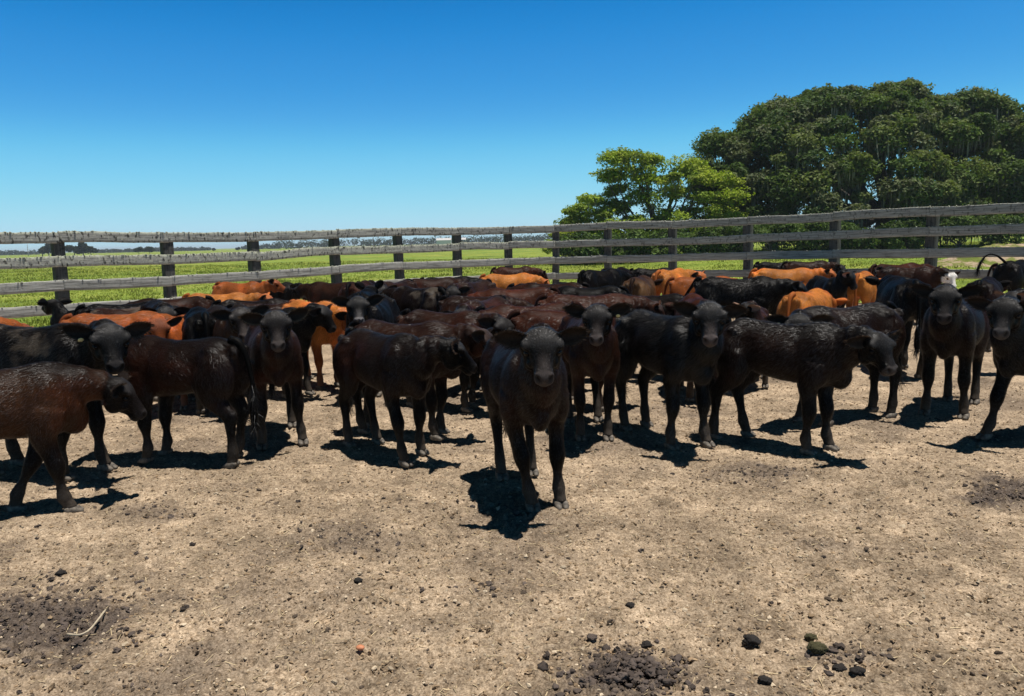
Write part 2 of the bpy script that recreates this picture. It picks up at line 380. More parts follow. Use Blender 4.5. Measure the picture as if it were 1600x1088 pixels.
def calf_mesh(p, lod, seed):
    """one continuous body mesh: fused lofts, smoothed, plus ears, tail and short hair"""
    pcs, smp, feet = calf_solid(p)
    mb = MB()
    for V, F3, F4 in pcs: mb.add(V, F3, F4)
    src = mb.mesh('raw', None)
    ob = bpy.data.objects.new('raw', src); COL.objects.link(ob)
    md = ob.modifiers.new('r', 'REMESH'); md.mode = 'VOXEL'; md.voxel_size = (.0078, .0115, .0165)[lod]; md.adaptivity = 0
    dg = bpy.context.evaluated_depsgraph_get(); ev = ob.evaluated_get(dg); em = ev.to_mesh()
    nv = len(em.vertices); V = np.empty(nv * 3, np.float32); em.vertices.foreach_get('co', V); V = V.reshape(-1, 3).astype(float)
    E = np.empty(len(em.edges) * 2, np.int32); em.edges.foreach_get('vertices', E); E = E.reshape(-1, 2)
    nl = np.empty(len(em.polygons), np.int32); em.polygons.foreach_get('loop_total', nl)
    lv = np.empty(len(em.loops), np.int32); em.loops.foreach_get('vertex_index', lv)
    F4 = lv.reshape(-1, 4) if (nl == 4).all() else None
    ev.to_mesh_clear(); bpy.data.objects.remove(ob); bpy.data.meshes.remove(src)
    # classes by nearest sample
    SCn = np.concatenate([a for a, _, _ in smp]); SR = np.concatenate([a for _, a, _ in smp]); SK = np.concatenate([a for _, _, a in smp])
    best = np.full(nv, 1e9); cls = np.zeros(nv, int)
    for c in (0, 1, 2, 3):
        m = SK == c; D = np.full(nv, 1e9)
        cs, rs = SCn[m], SR[m]
        for k in range(len(cs)): D = np.minimum(D, np.sqrt(((V - cs[k]) ** 2).sum(1)) - rs[k])
        w = D < best; best[w] = D[w]; cls[w] = c
    O, f, l, u = pose_frame(p)
    rel = V - O; tf, tl, tu = rel @ f / (f @ f), rel @ l, rel @ u
    head = sstep(-.04, .05, tf) * ((cls == 2) | ((cls == 1) & (np.abs(tl) < .12) & (tf > 0)))
    # smoothing, weaker on the head and lower legs
    deg = np.bincount(E.ravel(), minlength=nv)[:, None].astype(float)
    def nb(X):
        r = np.zeros_like(X)
        for c in range(X.shape[1]):
            r[:, c] = np.bincount(E[:, 0], X[E[:, 1], c], nv) + np.bincount(E[:, 1], X[E[:, 0], c], nv)
        return r / np.maximum(deg, 1)
    low = (V[:, 2] < .42) & (cls == 3)
    sw = np.where(head > .3, .34, np.where(low, .3, .62))[:, None]
    for _ in range((16, 9, 6)[lod]): V = V + sw * (nb(V) - V)
    hm = (cls == 2).astype(float)[:, None]
    for _ in range(4): hm = nb(hm)
    hm = hm[:, 0]
    # surface undulation (muscle, folds, ribs)
    def normals(V):
        a, b, c, d = (V[F4[:, k]] for k in range(4)); fn = np.cross(c - a, d - b); r = np.zeros_like(V)
        for k in range(4):
            for q in range(3): r[:, q] += np.bincount(F4[:, k], fn[:, q], nv)
        return unit(r)
    Nn = normals(V)
    und = (fbm3(V * np.array([7, 7, 5.0]), 3, seed) - .5) * .017 * (1 - hm) * np.clip((V[:, 2] - .3) / .2, .15, 1)
    x_, z_ = V[:, 0], V[:, 2]; tr = (cls == 0) | (cls == 3); gb = lambda cx, cz, sx, sz: np.exp(-((x_ - cx) / sx) ** 2 - ((z_ - cz) / sz) ** 2) * tr * (np.abs(V[:, 1]) > .06)
    und += gb(.30, .80, .07, .13) * .016 - gb(.18, .74, .04, .20) * .013 - gb(-.20, .80, .07, .09) * .020 - gb(-.235, .60, .035, .10) * .014 + gb(-.40, .72, .09, .12) * .010 + gb(.02, .62, .16, .10) * .010 - gb(-.44, .90, .05, .04) * .010
    und -= (np.abs(V[:, 1]) < .03) * (z_ > .9) * tr * .0 + gb(.25, .56, .03, .06) * .010
    # neck folds and shoulder crease
    neck = ((cls == 1)).astype(float)[:, None]
    for _ in range(5): neck = nb(neck)
    neck = neck[:, 0]
    und += neck * .0045 * np.sin(70 * (V[:, 0] * .9 + V[:, 2] * .25) + 6 * fbm3(V * 4, 2, seed + 5))
    if p.get('ribs'):
        rb = np.exp(-((V[:, 0] - .02) / .2) ** 2) * np.exp(-((V[:, 2] - .74) / .12) ** 2); und += rb * .007 * np.sin(V[:, 0] * 95 + V[:, 2] * 25)
    V = V + Nn * und[:, None]
    # nostrils, mouth, eye sockets
    dk = np.zeros(nv)
    for s in (1, -1):
        g = np.exp(-(((tl - s * .032) - s * .4 * (tu - .012)) ** 2 + ((tu - .012) * .8) ** 2) / (2 * .0095 ** 2)) * sstep(.255, .275, tf) * hm; V = V - (f * .022)[None] * g[:, None]; dk = np.maximum(dk, g)
        q = O + f * .116 + l * s * .094 + u * .012; rl = V - q; d2 = (rl @ f) ** 2 * .6 + (rl @ l) ** 2 + (rl @ u) ** 2; g = np.exp(-d2 / (2 * .021 ** 2)); V -= (l * s * .020)[None] * g[:, None]
    mo = np.exp(-((tu + .040 - .03 * (tf - .26)) / .007) ** 2) * sstep(.15, .20, tf) * hm; V -= Nn * (mo * .011)[:, None]; dk = np.maximum(dk, mo * .6)
    # colour
    body, back, pts = (np.array(c) for c in COATS[p['coat']])
    seedv = seed * 3.1
    nz = fbm3(V * 3.5 + seedv, 3, 21); nf = fbm3(V * 16 + seedv, 2, 33)
    top = sstep(.80, .99, V[:, 2] + .10 * (nz - .5)) * (1 - hm)
    c = body * (1 - top[:, None]) + back * top[:, None]
    wl = sstep(.58, .36, V[:, 2] + .12 * (nz - .5)) * (1 - hm)
    wh = hm if not p.get('bodyhead') else hm * .25
    if p.get('necktoo'): wh = np.maximum(wh, neck * .8)
    w = np.clip(wl + wh, 0, 1)[:, None]; c = c * (1 - w) + pts * w
    br = sstep(.52, .70, nz)[:, None] * p.get('warm', .5) * (1 - w)
    c = c * (1 + br * np.array([.9, .35, .12]))
    c = c * (.78 + .44 * nf)[:, None] * (.55 + .9 * fbm3(V * np.array([6, 6, 8.0]) + seedv, 3, 91))[:, None]
    pt = sstep(.48, .72, fbm3(V * 3.1 + seedv, 3, 95))[:, None] * .5 * (1 - w); c = c * (1 - pt) + pts * pt
    dust = sstep(.30, .02, V[:, 2] + .12 * (nz - .5))[:, None] * .62
    c = c * (1 - dust) + np.array([.085, .070, .056]) * dust * (.6 + .8 * nf[:, None])
    if p.get('dusty'):
        g = sstep(.50, .66, fbm3(V * 9 + seedv, 3, 60))[:, None] * sstep(.6, .8, V[:, 2])[:, None] * p['dusty'] * (1 - hm[:, None]); c = c * (1 - g) + np.array([.16, .13, .10]) * g
    nz_m = fbm3(V * 25, 2, 9)
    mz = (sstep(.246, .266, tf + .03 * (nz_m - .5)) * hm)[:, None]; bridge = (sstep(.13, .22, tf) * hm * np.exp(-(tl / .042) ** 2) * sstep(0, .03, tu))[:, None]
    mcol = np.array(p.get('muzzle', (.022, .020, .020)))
    c = c * (1 - mz) + mcol * mz; c = c + bridge * .5 * (mcol * .9 - c) * (p.get('bridge', .5))  # nose bridge paled towards the muzzle tone to paint in light from above
    fh = (hm * sstep(.03, .08, tu) * sstep(.17, .08, tf) * (.4 + 1.2 * nf))[:, None]; c = c + fh * np.array([.019, .0185, .0185])      # forehead paled in the coat colour to paint in its sunlit grey
    if p.get('whiteface'):
        g = (sstep(.0, .05, tf + .05 * (nz - .5)) * hm)[:, None]; c = c * (1 - g) + np.array([.72, .69, .64]) * g
    c = c * (1 - .85 * dk[:, None])
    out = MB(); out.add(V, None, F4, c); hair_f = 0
    # ears
    for s in (1, -1):
        G, F, S, Cc, side, Ax, Fc = ear_mesh(O, f, l, u, s, p)
        base = pts * (1.6 if not p.get('earcol') else 0) + np.array(p.get('earcol', (0, 0, 0)))
        rim = sstep(.70, 1.0, np.abs(Cc)) * (1 - side) + .4 * sstep(.93, 1, S)
        inner = np.array(p.get('earin', (.020, .014, .011)))
        ce = np.where(side[:, None] == 0, inner, base); ce = ce + rim[:, None] * (np.array(p.get('earrim', (.10, .07, .05))) - ce) * .7
        out.add(G, None, F, ce)
        r3 = np.random.default_rng(seed + 7 * s + 50); ne = (700, 300, 0)[lod]
        if ne:
            k = r3.choice(np.where((np.abs(Cc) > .6) | (S > .8) | (r3.uniform(0, 1, len(S)) < .25))[0], ne); q0 = G[k] + r3.normal(0, .003, (ne, 3)); dd = unit(Ax * .8 + (G[k] - G.mean(0)) * 6 + Fc * .35 + r3.normal(0, .3, (ne, 3))); ww = unit(np.cross(dd, Fc + r3.normal(0, .4, (ne, 3)))) * .0012
            out.add(np.stack([q0 - ww, q0 + ww, q0 + dd * r3.uniform(.010, .026, ne)[:, None]], 1).reshape(-1, 3), np.arange(ne * 3).reshape(-1, 3), None, np.repeat(ce[k] * r3.uniform(.7, 1.5, ne)[:, None], 3, 0)); hair_f += ne
    # tail
    sw_, lift = p.get('tailswing', 0.0), p.get('taillift', 0.0)
    if p.get('tailup'):
        T = np.array([(-.48, 0, .94), (-.57, .03, 1.0), (-.66, .09, 1.07), (-.65, .18, 1.09), (-.63, .26, 1.05), (-.61, .33, .95), (-.60, .36, .84), (-.60, .37, .75)])
    else:
        T = np.array([(-.44, 0, .95), (-.505, 0, .935), (-.555, sw_ * .1, .87), (-.59 - lift * .15, sw_ * .3, .74), (-.61 - lift * .3, sw_ * .6, .60), (-.60 - lift * .4, sw_ * .85, .47), (-.60 - lift * .45, sw_, .36), (-.60 - lift * .45, sw_ * 1.05, .28)])
    r = np.array([.034, .030, .023, .019, .017, .026, .030, .008])
    r = r * (.62 if p.get('tailup') else 1.0)
    tv, t3, t4, _, _ = loft(T, r, r, None, (0, 1, 0), 9, 3); tcol = pts * (.8 + .4 * fbm3(tv * 30, 2, seed))[:, None]
    out.add(tv, t3, t4, tcol)
    # short hair: thin blades lying along the coat
    nh = p.get('hair', (62000, 20000, 5000)[lod])
    r2 = np.random.default_rng(seed + 100)
    ok = np.where((V[:, 2] > .10) & (mz[:, 0] < .3) & (dk < .2))[0]
    ii = r2.choice(ok, nh); Nn = normals(V); nn = Nn[ii]
    fl = np.where((cls[ii] == 3)[:, None], np.array([-.15, 0, -1.0]), np.array([-.75, 0, -.65]))
    fl = np.where((cls[ii] == 1)[:, None], unit(np.array([.30, 0, .80]) - O) * .8 + np.array([0, 0, -.5]), fl)
    fl = np.where((hm[ii] > .5)[:, None], -f + np.sign(tl[ii])[:, None] * l * .5, fl) + r2.normal(0, .22, (nh, 3))
    cw = fbm3(V[ii] * 11 + seedv, 2, 77)[:, None] - .5
    fl = fl + np.cross(nn, fl) * cw * 1.6
    fl = unit(fl - nn * (fl * nn).sum(1)[:, None])
    L = r2.uniform(.5, 1.25, nh) * np.where(hm[ii] > .5, .013, np.where(low[ii], .015, .026)) * (1.0, 1.15, 1.4)[lod] * p.get('shag', 1.0)
    d = unit(fl + nn * (r2.uniform(.08, .30, nh) * (.8 + .2 * p.get('shag', 1.0)))[:, None]); wv = unit(np.cross(nn + r2.normal(0, .24, (nh, 3)), fl)) * (np.array((.0009, .0013, .0022)[lod]) * r2.uniform(.6, 1.4, nh)[:, None])
    p0 = V[ii] - nn * .002 + r2.normal(0, .003, (nh, 3)); tip = p0 + d * L[:, None]
    h0 = out.n
    hv = np.stack([p0 - wv, p0 + wv, tip], 1).reshape(-1, 3); hc = np.repeat(c[ii] * r2.uniform(.55, 1.75, nh)[:, None] * (1 + .6 * hm[ii, None]), 3, 0)  # head hair coloured lighter, painting in the sunlit grey of the heads
    out.add(hv, np.arange(nh * 3).reshape(-1, 3), None, hc)
    # tail switch
    ns = (500, 220, 90)[lod]; q = r2.uniform(.0, 1, ns); TT = catmull(T, 6); k0 = (len(TT) * (.55 + .43 * q)).astype(int).clip(0, len(TT) - 2)
    tp = TT[k0] + r2.normal(0, .011, (ns, 3)); td = unit(TT[k0 + 1] - TT[k0] + r2.normal(0, .012, (ns, 3)) + np.array([0, 0, -.012])); L = r2.uniform(.06, .15, ns)
    wv = unit(np.cross(td, r2.normal(0, 1, (ns, 3)))) * .0025
    hv = np.stack([tp - wv, tp + wv, tp + td * L[:, None]], 1).reshape(-1, 3); out.add(hv, np.arange(ns * 3).reshape(-1, 3), None, np.repeat(pts * r2.uniform(.6, 1.3, ns)[:, None], 3, 0))
    me = out.mesh('body', [M_COAT, M_HAIR]); fv = np.empty(len(me.loops), np.int32); me.loops.foreach_get('vertex_index', fv); ls = np.empty(len(me.polygons), np.int32); me.polygons.foreach_get('loop_start', ls)
    me.polygons.foreach_set('material_index', (fv[ls] >= h0).astype(np.int32)); me.update(); return me, feet

def hoof_claws():
    mb = MB()
    for s in (1, -1):
        st = [(-.035, .046, .012, .010), (-.028, .030, .020, .026), (.005, .026, .023, .028), (.035, .018, .021, .018), (.055, .010, .012, .009)]
        P = np.array([(x, s * (.0205 - .05 * max(0, x - .03)), z) for x, z, _, _ in st]) ; hw = [.018, .0205, .0215, .019, .010]
        ht = [.010, .024, .022, .014, .006]; hb = [.018, .028, .026, .018, .010]
        V, F3, F4, _, _ = loft(P, hw, ht, hb, (0, 1, 0), 12, 3, 2.0, 4.0); V[:, 2] = np.maximum(V[:, 2], 0.0)
        mb.add(V, F3, F4)
    return mb.mesh('hoof', M_HOOF)
HOOF = hoof_claws()
EYEM = make_mesh('eye', ICO2[0] * np.array([.0185, .0185, .0165]), ICO2[1], M_EYE)
def tag_mesh():
    V, F = ellipsoid((0, 0, 0), (.004, .016, .020), None, ICO1); return make_mesh('ear_tag', V, F, M_TAG)
TAGM = tag_mesh()

LOCAL = {'F': None, 'P': None, 'T': (.28, 0, .985), 'R': (-.40, 0, .985), 'C': (0, 0, .955), 'H': (-.46, 0, 0)}
SPECS = []
def calf(anchor, px, py, al, hd, coat, label, lod=1, H=1.0, hp=52, npit=28, hooves=True, eyes=True, tags=0, dep=None, lock=False, **kw):
    """anchor point of the animal at a photo pixel; al / hd: heading of body / head relative to the sight line (0 = towards camera, 90 = right)"""
    if dep:                            # distance read off the size of the head: carry the head at the height it then has
        z = CAM_H + (dep / ray(px, py)[1]) * ray(px, py)[2]; npit = math.degrees(math.asin(min(.8, max(-.4, (z / H - .83 - .085 * math.cos(R(hp))) / .27)))); lock = True
    p = dict(hy=hd - al, hp=hp, np=npit, coat=coat, sd=len(SPECS), **kw); O, f, l, u = pose_frame(p)
    if anchor == 'F':
        ft = p.get('feet', {}); L = np.array([.300 + (ft.get(0, (0,))[0] + ft.get(1, (0,))[0]) / 2, 0, 0])
    elif anchor == 'P': L = O + u * .085
    else: L = np.array(LOCAL[anchor], float)
    SPECS.append(dict(px=px, py=py, a=R(al + math.degrees(math.atan2(800 - px, FPX)) - 90), L=L, H=H, free=anchor not in 'FH' and not lock, p=p, label=label, lod=lod, hooves=hooves, eyes=eyes, tags=tags))
def stand(s):                          # where the animal stands for its present size
    c, n = math.cos(s['a']), math.sin(s['a']); L = s['L'] * s['H']; Wp = on_plane(s['px'], s['py'], L[2])
    return np.array([Wp[0] - c * L[0] + n * L[1], Wp[1] - n * L[0] - c * L[1], 0])
def build_herd():
    t = np.linspace(-.41, .43, 13)[:, None]
    def line(s): return stand(s)[:2] + t * s['H'] * np.array([math.cos(s['a']), math.sin(s['a'])])
    for it in range(140):              # let crowded animals make room for each other
        Ls = [line(s) for s in SPECS]; move = np.zeros(len(SPECS))
        for i in range(len(SPECS)):
            for j in range(i):
                if abs(Ls[i][6] - Ls[j][6]).max() > 1.4: continue
                if np.sqrt(((Ls[i][:, None] - Ls[j][None]) ** 2).sum(-1)).min() < .40:
                    g = 1 if Ls[i][6, 1] < Ls[j][6, 1] else -1; move[i] += g; move[j] -= g
        for k, s in enumerate(SPECS):
            if s['free']:
                h0 = s['H']; s['H'] = min(1.16, max(.86, h0 + .003 * np.sign(move[k]))); w = stand(s)
                if not inside(w[0], w[1], .62): s['H'] = min(1.16, h0 + .006)
    for k, s in enumerate(SPECS):
        p = s['p']; O, f, l, u = pose_frame(p); root = empty('calf', stand(s), s['a'], s['H']); tag(root, s['label'], 'calf', 'calves herded in the corral')
        me, feet = calf_mesh(p, s['lod'], k + 3); link('body', me, root); rt = Matrix((unit(f), l, u)).transposed().to_euler()
        if s['eyes']:
            for q in (1, -1): link('eye', EYEM, root, O + f * .112 + l * q * .0790 + u * .018).rotation_euler = rt
        if s['hooves']:
            for q in feet: link('hoof', HOOF, root, (q[0] + .008, q[1], max(0, q[2] - .028)))
        if s['tags']:
            for q in ((1,), (-1,), (1, -1))[s['tags'] - 1]: link('ear_tag', TAGM, root, O + f * .05 + l * q * .15 + u * .02).rotation_euler = rt
# ---------------------------------------------------------------- fence line (photo px of each post, depth, rail centre heights in px)
FEN = [(92, 14.4, 371.5, 408.5, 446.5), (263, 15.8, 371, 405.5, 439.5), (400, 17.2, 369.5, 401, 432.5), (528, 18.9, 365.5, 392, 421.5),
       (627, 20.2, 363, 389.5, 416), (717, 21.2, 362, 386.3, 412), (795, 21.8, 360.5, 384, 409.5), (867, 21.9, 358, 382.5, 407.5),
       (948, 21.6, 353.5, 380, 405.5), (1050, 21.0, 351.5, 377.5, 403), (1168, 19.9, 345.5, 372.3, 400), (1303, 18.4, 339, 368, 398), (1453, 16.8, 331, 362.5, 395.5)]
FPTS = []
for px, d, y1, y2, y3 in FEN:
    a = [at_depth(px, y, d) for y in (y1, y2, y3)]
    FPTS.append((a[0][0], d, a[0][2], a[1][2], a[2][2], a[2][2] - .44))
def _ext(a, b, turn, n):               # carry the curve on round the corral, outside the picture
    out = []; A = np.array(a[:2]); B = np.array(b[:2]); v = B - A; v = v / np.linalg.norm(v) * 2.05
    for k in range(n):
        c, s = math.cos(turn), math.sin(turn); v = np.array([v[0] * c - v[1] * s, v[0] * s + v[1] * c]); B = B + v
        out.append((B[0], B[1], *b[2:]))
    return out
FPTS = _ext(FPTS[1], FPTS[0], R(3), 5)[::-1] + FPTS + _ext(FPTS[-2], FPTS[-1], R(-3), 5)
FXY = np.array([q[:2] for q in FPTS])
def inside(x, y, off=0.0):             # on the corral side of the fence line (+off metres inwards)
    d = np.interp(x, FXY[:, 0], FXY[:, 1]); return y < d - off
def wood_material():
    m, t, b = nmat('weathered_wood', 0.9, 0.15)
    a = N(t, 'ShaderNodeVertexColor', layer_name='col'); sep = N(t, 'ShaderNodeSeparateColor'); t.links.new(a.outputs[0], sep.inputs[0])
    uv = N(t, 'ShaderNodeTexCoord'); geo = N(t, 'ShaderNodeNewGeometry')
    uvn = N(t, 'ShaderNodeAttribute', attribute_name='along')           # (along board, across, board id)
    mp = N(t, 'ShaderNodeMapping'); mp.inputs['Scale'].default_value = (2.2, 46, 1); t.links.new(uvn.outputs['Vector'], mp.inputs[0])
    g = N(t, 'ShaderNodeTexNoise', Scale=1.0, Detail=5.0, Roughness=.65); t.links.new(mp.outputs[0], g.inputs['Vector'])
    wood = ramp(t, g.outputs[0], [(.28, (.085, .082, .074)), (.5, (.33, .32, .285)), (.75, (.56, .545, .49))])
    mp2 = N(t, 'ShaderNodeMapping'); mp2.inputs['Scale'].default_value = (20, 11.0, 1); mp2.inputs['Rotation'].default_value = (0, 0, .35); t.links.new(uvn.outputs['Vector'], mp2.inputs[0])
    st = N(t, 'ShaderNodeTexNoise', Scale=1.0, Detail=3.0); t.links.new(mp2.outputs[0], st.inputs['Vector'])
    sr = ramp(t, st.outputs[0], [(.34, (0, 0, 0)), (.44, (1, 1, 1))])
    ln = N(t, 'ShaderNodeTexNoise', Scale=20.0, Detail=6.0, Roughness=.75); t.links.new(uvn.outputs['Vector'], ln.inputs['Vector'])
    lm = N(t, 'ShaderNodeMath', operation='ADD'); t.links.new(ln.outputs[0], lm.inputs[0]); t.links.new(sep.outputs[0], lm.inputs[1])
    lr = ramp(t, lm.outputs[0], [(.74, (0, 0, 0)), (.86, (1, 1, 1))])
    lc = ramp(t, ln.outputs[0], [(.35, (.22, .225, .155)), (.62, (.52, .52, .42))])
    c1 = mix(t, wood.outputs[0], (.018, .017, .016), 0.0)
    inv = N(t, 'ShaderNodeMath', operation='SUBTRACT'); inv.inputs[0].default_value = 1.0; t.links.new(sr.outputs[0], inv.inputs[1])
    pw = N(t, 'ShaderNodeMath', operation='MULTIPLY'); t.links.new(inv.outputs[0], pw.inputs[0]); t.links.new(sep.outputs[1], pw.inputs[1])
    c2 = mix(t, wood.outputs[0], lc.outputs[0], lr.outputs[0])
    c3 = mix(t, c2, (.016, .015, .014), pw.outputs[0])
    c4 = mix(t, c3, (.012, .012, .013), sep.outputs[2]); t.links.new(c4, b.inputs['Base Color'])
    h = mix(t, g.outputs[0], ln.outputs[0], .5); bump(t, b, h, .6, .012)
    return m
M_WOOD = wood_material()
def set_along(me, A):
    a = me.attributes.new('along', 'FLOAT_VECTOR', 'POINT'); a.data.foreach_set('vector', np.asarray(A, np.float32).ravel())
def board(p, q, h, th, out, lich, dark, rough, bid, sag=0.0):
    """plank from p to q (centres), height h, thickness th towards -out, ragged edges"""
    p, q, out = np.asarray(p, float), np.asarray(q, float), np.asarray(out, float); Ln = np.linalg.norm(q - p); n = max(6, int(Ln / .045)); S = np.linspace(0, 1, n)
    prof = [(-1, 0), (-.5, 0), (0, 0), (.5, 0), (.92, 0), (1, .15), (1, .85), (.92, 1), (0, 1), (-.92, 1), (-1, .85), (-1, .15)]
    V = []; A = []; k = len(prof); s = S * Ln
    e_t = (fbm2(s * 5, 0 * s + bid * 7.7, 4, 3) - .5) * rough * 2.2; e_b = (fbm2(s * 4, 0 * s + bid * 5.1, 3, 9) - .5) * rough
    wob = (fbm2(s * .6, 0 * s + bid * 3.3, 2, 19) - .5) * .05
    z = np.array([0, 0, 1.0])
    for i in range(n):
        c = p + (q - p) * S[i] + z * (wob[i] * 1 - sag * 4 * S[i] * (1 - S[i]))
        for (v, w) in prof:
            e = e_t[i] if v > .85 else (e_b[i] if v < -.85 else 0)
            V.append(c + z * (v * h / 2 + e) + out * (w * th)); A.append((s[i] + bid * 11.3, v * h / 2 + w * .05, bid * .37))
    F = []
    for i in range(n - 1):
        for j in range(k):
            a, b2 = i * k + j, i * k + (j + 1) % k; F.append((a, a + k, b2 + k, b2))
    V = np.array(V); A = np.array(A)
    c0 = len(V); V = np.vstack([V, V[:k].mean(0), V[-k:].mean(0)]); A = np.vstack([A, A[0], A[-1]])
    F3 = [(c0, j, (j + 1) % k) for j in range(k)] + [(c0 + 1, (n - 1) * k + (j + 1) % k, (n - 1) * k + j) for j in range(k)]
    vv = np.array([x[0] for x in prof] * n + [0, 0])
    col = np.stack([lich + .22 * (vv > .85), np.full(len(V), dark), np.zeros(len(V))], -1)
    # crusty lichen lumps on the upper edge
    mb = MB(); mb.add(V, F3, F, col)
    nl = int(Ln * (6 + 40 * max(0, lich)));  AA = [A]
    for _ in range(nl):
        i = rng.integers(0, n); r = rng.uniform(.006, .016); c = V[i * k + 5] + np.array([rng.normal(0, .01), rng.normal(0, .012), .002])
        lv, lf = ellipsoid(c, (r * 1.3, r * 1.2, r * .8), None, ICO0); lv = lv + rng.normal(0, r * .25, lv.shape)
        mb.add(lv, lf, None, (.9, 0, 0)); AA.append(np.column_stack([rng.uniform(0, 90) + lv[:, 0] * 5, lv[:, 2] * 5, lv[:, 1]]))
    return mb, np.vstack(AA)
fence = empty('corral_fence', (FPTS[11][0], FPTS[11][1], 0))
tag(fence, 'weathered grey four rail wooden fence with lichen curving behind the calves', 'fence')
fence_inv = -np.array(fence.location)
nF = len(FPTS)
def f_out(i):
    a, b = FXY[max(0, i - 1)], FXY[min(nF - 1, i + 1)]; t = unit(b - a); return np.array([-t[1], t[0], 0])
for i, q in enumerate(FPTS):           # posts stand on the outer face of the rails
    o = f_out(i); w, dp = .20, .21; c = np.array([q[0], q[1], 0]) + o * (.05 + dp / 2); tv = np.array([o[1], -o[0], 0])
    top = q[2] + .06 + rng.uniform(-.03, .02); lean = rng.normal(0, .012, 2)
    prof = [(-1, -.9), (-.9, -1), (.9, -1), (1, -.9), (1, .9), (.9, 1), (-.9, 1), (-1, .9)]; zs = np.linspace(-.3, top, 16); V = []; A = []
    for z in zs:
        for (u1, v1) in prof:
            jit = (fbm2(np.array([z * 3 + i * 9]), np.array([u1 * 2 + v1]), 2, 4)[0] - .5) * .02
            V.append(c + tv * (u1 * (w / 2 + jit)) + o * (v1 * (dp / 2 + jit)) + np.array([lean[0] * z, lean[1] * z, z])); A.append((z + i * 5.1, u1 * .1 + v1 * .13, i * .4))
    k = 8; F = [(a * k + j, a * k + (j + 1) % k, (a + 1) * k + (j + 1) % k, (a + 1) * k + j) for a in range(15) for j in range(k)]
    V = np.array(V); V = np.vstack([V, V[-k:].mean(0) + [0, 0, .01]]); A.append(A[-1]); F3 = [(len(V) - 1, 15 * k + j, 15 * k + (j + 1) % k) for j in range(k)]
    col = np.tile((-.30, .5, .78), (len(V), 1)); mb = MB(); mb.add(V, F3, F, col)
    me = mb.mesh('post', M_WOOD); set_along(me, A); link('post', me, fence, fence_inv)
bid = 0
for r in range(4):
    i = (0, 1, 0, 1)[r]
    if i: spans = [(0, 1)]
    else: spans = []
    while i < nF - 1: spans.append((i, min(i + 2, nF - 1))); i += 2
    for (a, b) in spans:
        mb = MB(); AL = []
        for k in range(a, b):
            P0 = np.array([FPTS[k][0], FPTS[k][1], FPTS[k][2 + r]]); P1 = np.array([FPTS[k + 1][0], FPTS[k + 1][1], FPTS[k + 1][2 + r]])
            left = sstep(2.5, -3.5, (P0[0] + P1[0]) / 2); bid += 1
            lich = (.20, .25, .02, 0)[r] * (.15 + .85 * left) + (.02 if r < 2 else .0); dark = (.85, .85, .25, .2)[r] * (.6 + .4 * left)
            o = (f_out(k) + f_out(k + 1)) / 2; t = unit(P1 - P0)
            m2, A2 = board(P0 - t * (.02 if k == a else -.0), P1 + t * (.0 if k + 1 == b else .0), (.205, .20, .20, .19)[r], .042, o, lich, dark, .012 if r < 2 else .008, bid)
            V = np.concatenate(m2.V); C = np.concatenate(m2.C); f3 = np.concatenate(m2.F3); f4 = np.concatenate(m2.F4)
            V[:, :2] += unit(np.array([o[0], o[1]])) * (.006 if (r + a // 2) % 2 else 0.0)
            mb.add(V, f3, f4, C); AL.append(A2)
        me = mb.mesh('rail', M_WOOD); set_along(me, np.vstack(AL)); link('rail', me, fence, fence_inv)

# ---------------------------------------------------------------- ground
def terrain(x, y):
    return .42 * sstep(6, 18, x) * sstep(27, 52, y) + .0 * x
def grass_ground_material():
    m, t, b = nmat('pasture', 0.95, 0.1)
    g = N(t, 'ShaderNodeNewGeometry')
    n1 = N(t, 'ShaderNodeTexNoise', Scale=.22, Detail=6.0, Roughness=.65); n2 = N(t, 'ShaderNodeTexNoise', Scale=3.5, Detail=5.0, Roughness=.7); n3 = N(t, 'ShaderNodeTexNoise', Scale=.035, Detail=3.0)
    for n in (n1, n2, n3): t.links.new(g.outputs['Position'], n.inputs['Vector'])
    a = ramp(t, n1.outputs[0], [(.3, (.105, .145, .030)), (.5, (.215, .265, .044)), (.68, (.32, .325, .085))])
    b2 = ramp(t, n2.outputs[0], [(.34, (.50, .56, .45)), (.60, (1.12, 1.12, 1.1))])
    c = mix(t, a.outputs[0], b2.outputs[0], 1.0, 'MULTIPLY')
    d = ramp(t, n3.outputs[0], [(.35, (.8, .95, .9)), (.65, (1.15, 1.05, 1.0))]); c = mix(t, c, d.outputs[0], 1.0, 'MULTIPLY')
    t.links.new(c, b.inputs['Base Color']); bump(t, b, n2.outputs[0], .8, .15); return m
M_FIELD = grass_ground_material()
gx = np.concatenate([np.linspace(-4000, -120, 22), np.linspace(-110, 110, 111), np.linspace(120, 4000, 22)]); gy = np.concatenate([np.linspace(-400, -20, 8), np.linspace(-15, 110, 64), np.linspace(130, 5000, 26)])
X, Y = np.meshgrid(gx, gy); nx, ny = len(gx), len(gy)
Z = terrain(X, Y) - .06 + (fbm2(X * .12, Y * .12, 3, 2) - .5) * .16 * sstep(24, 30, Y)
i = (np.arange(ny - 1)[:, None] * nx + np.arange(nx - 1)[None]).ravel()
o = link('ground', make_mesh('ground', np.stack([X.ravel(), Y.ravel(), Z.ravel()], -1), np.stack([i, i + 1, i + nx + 1, i + nx], -1), M_FIELD)); tag(o, kind='structure')

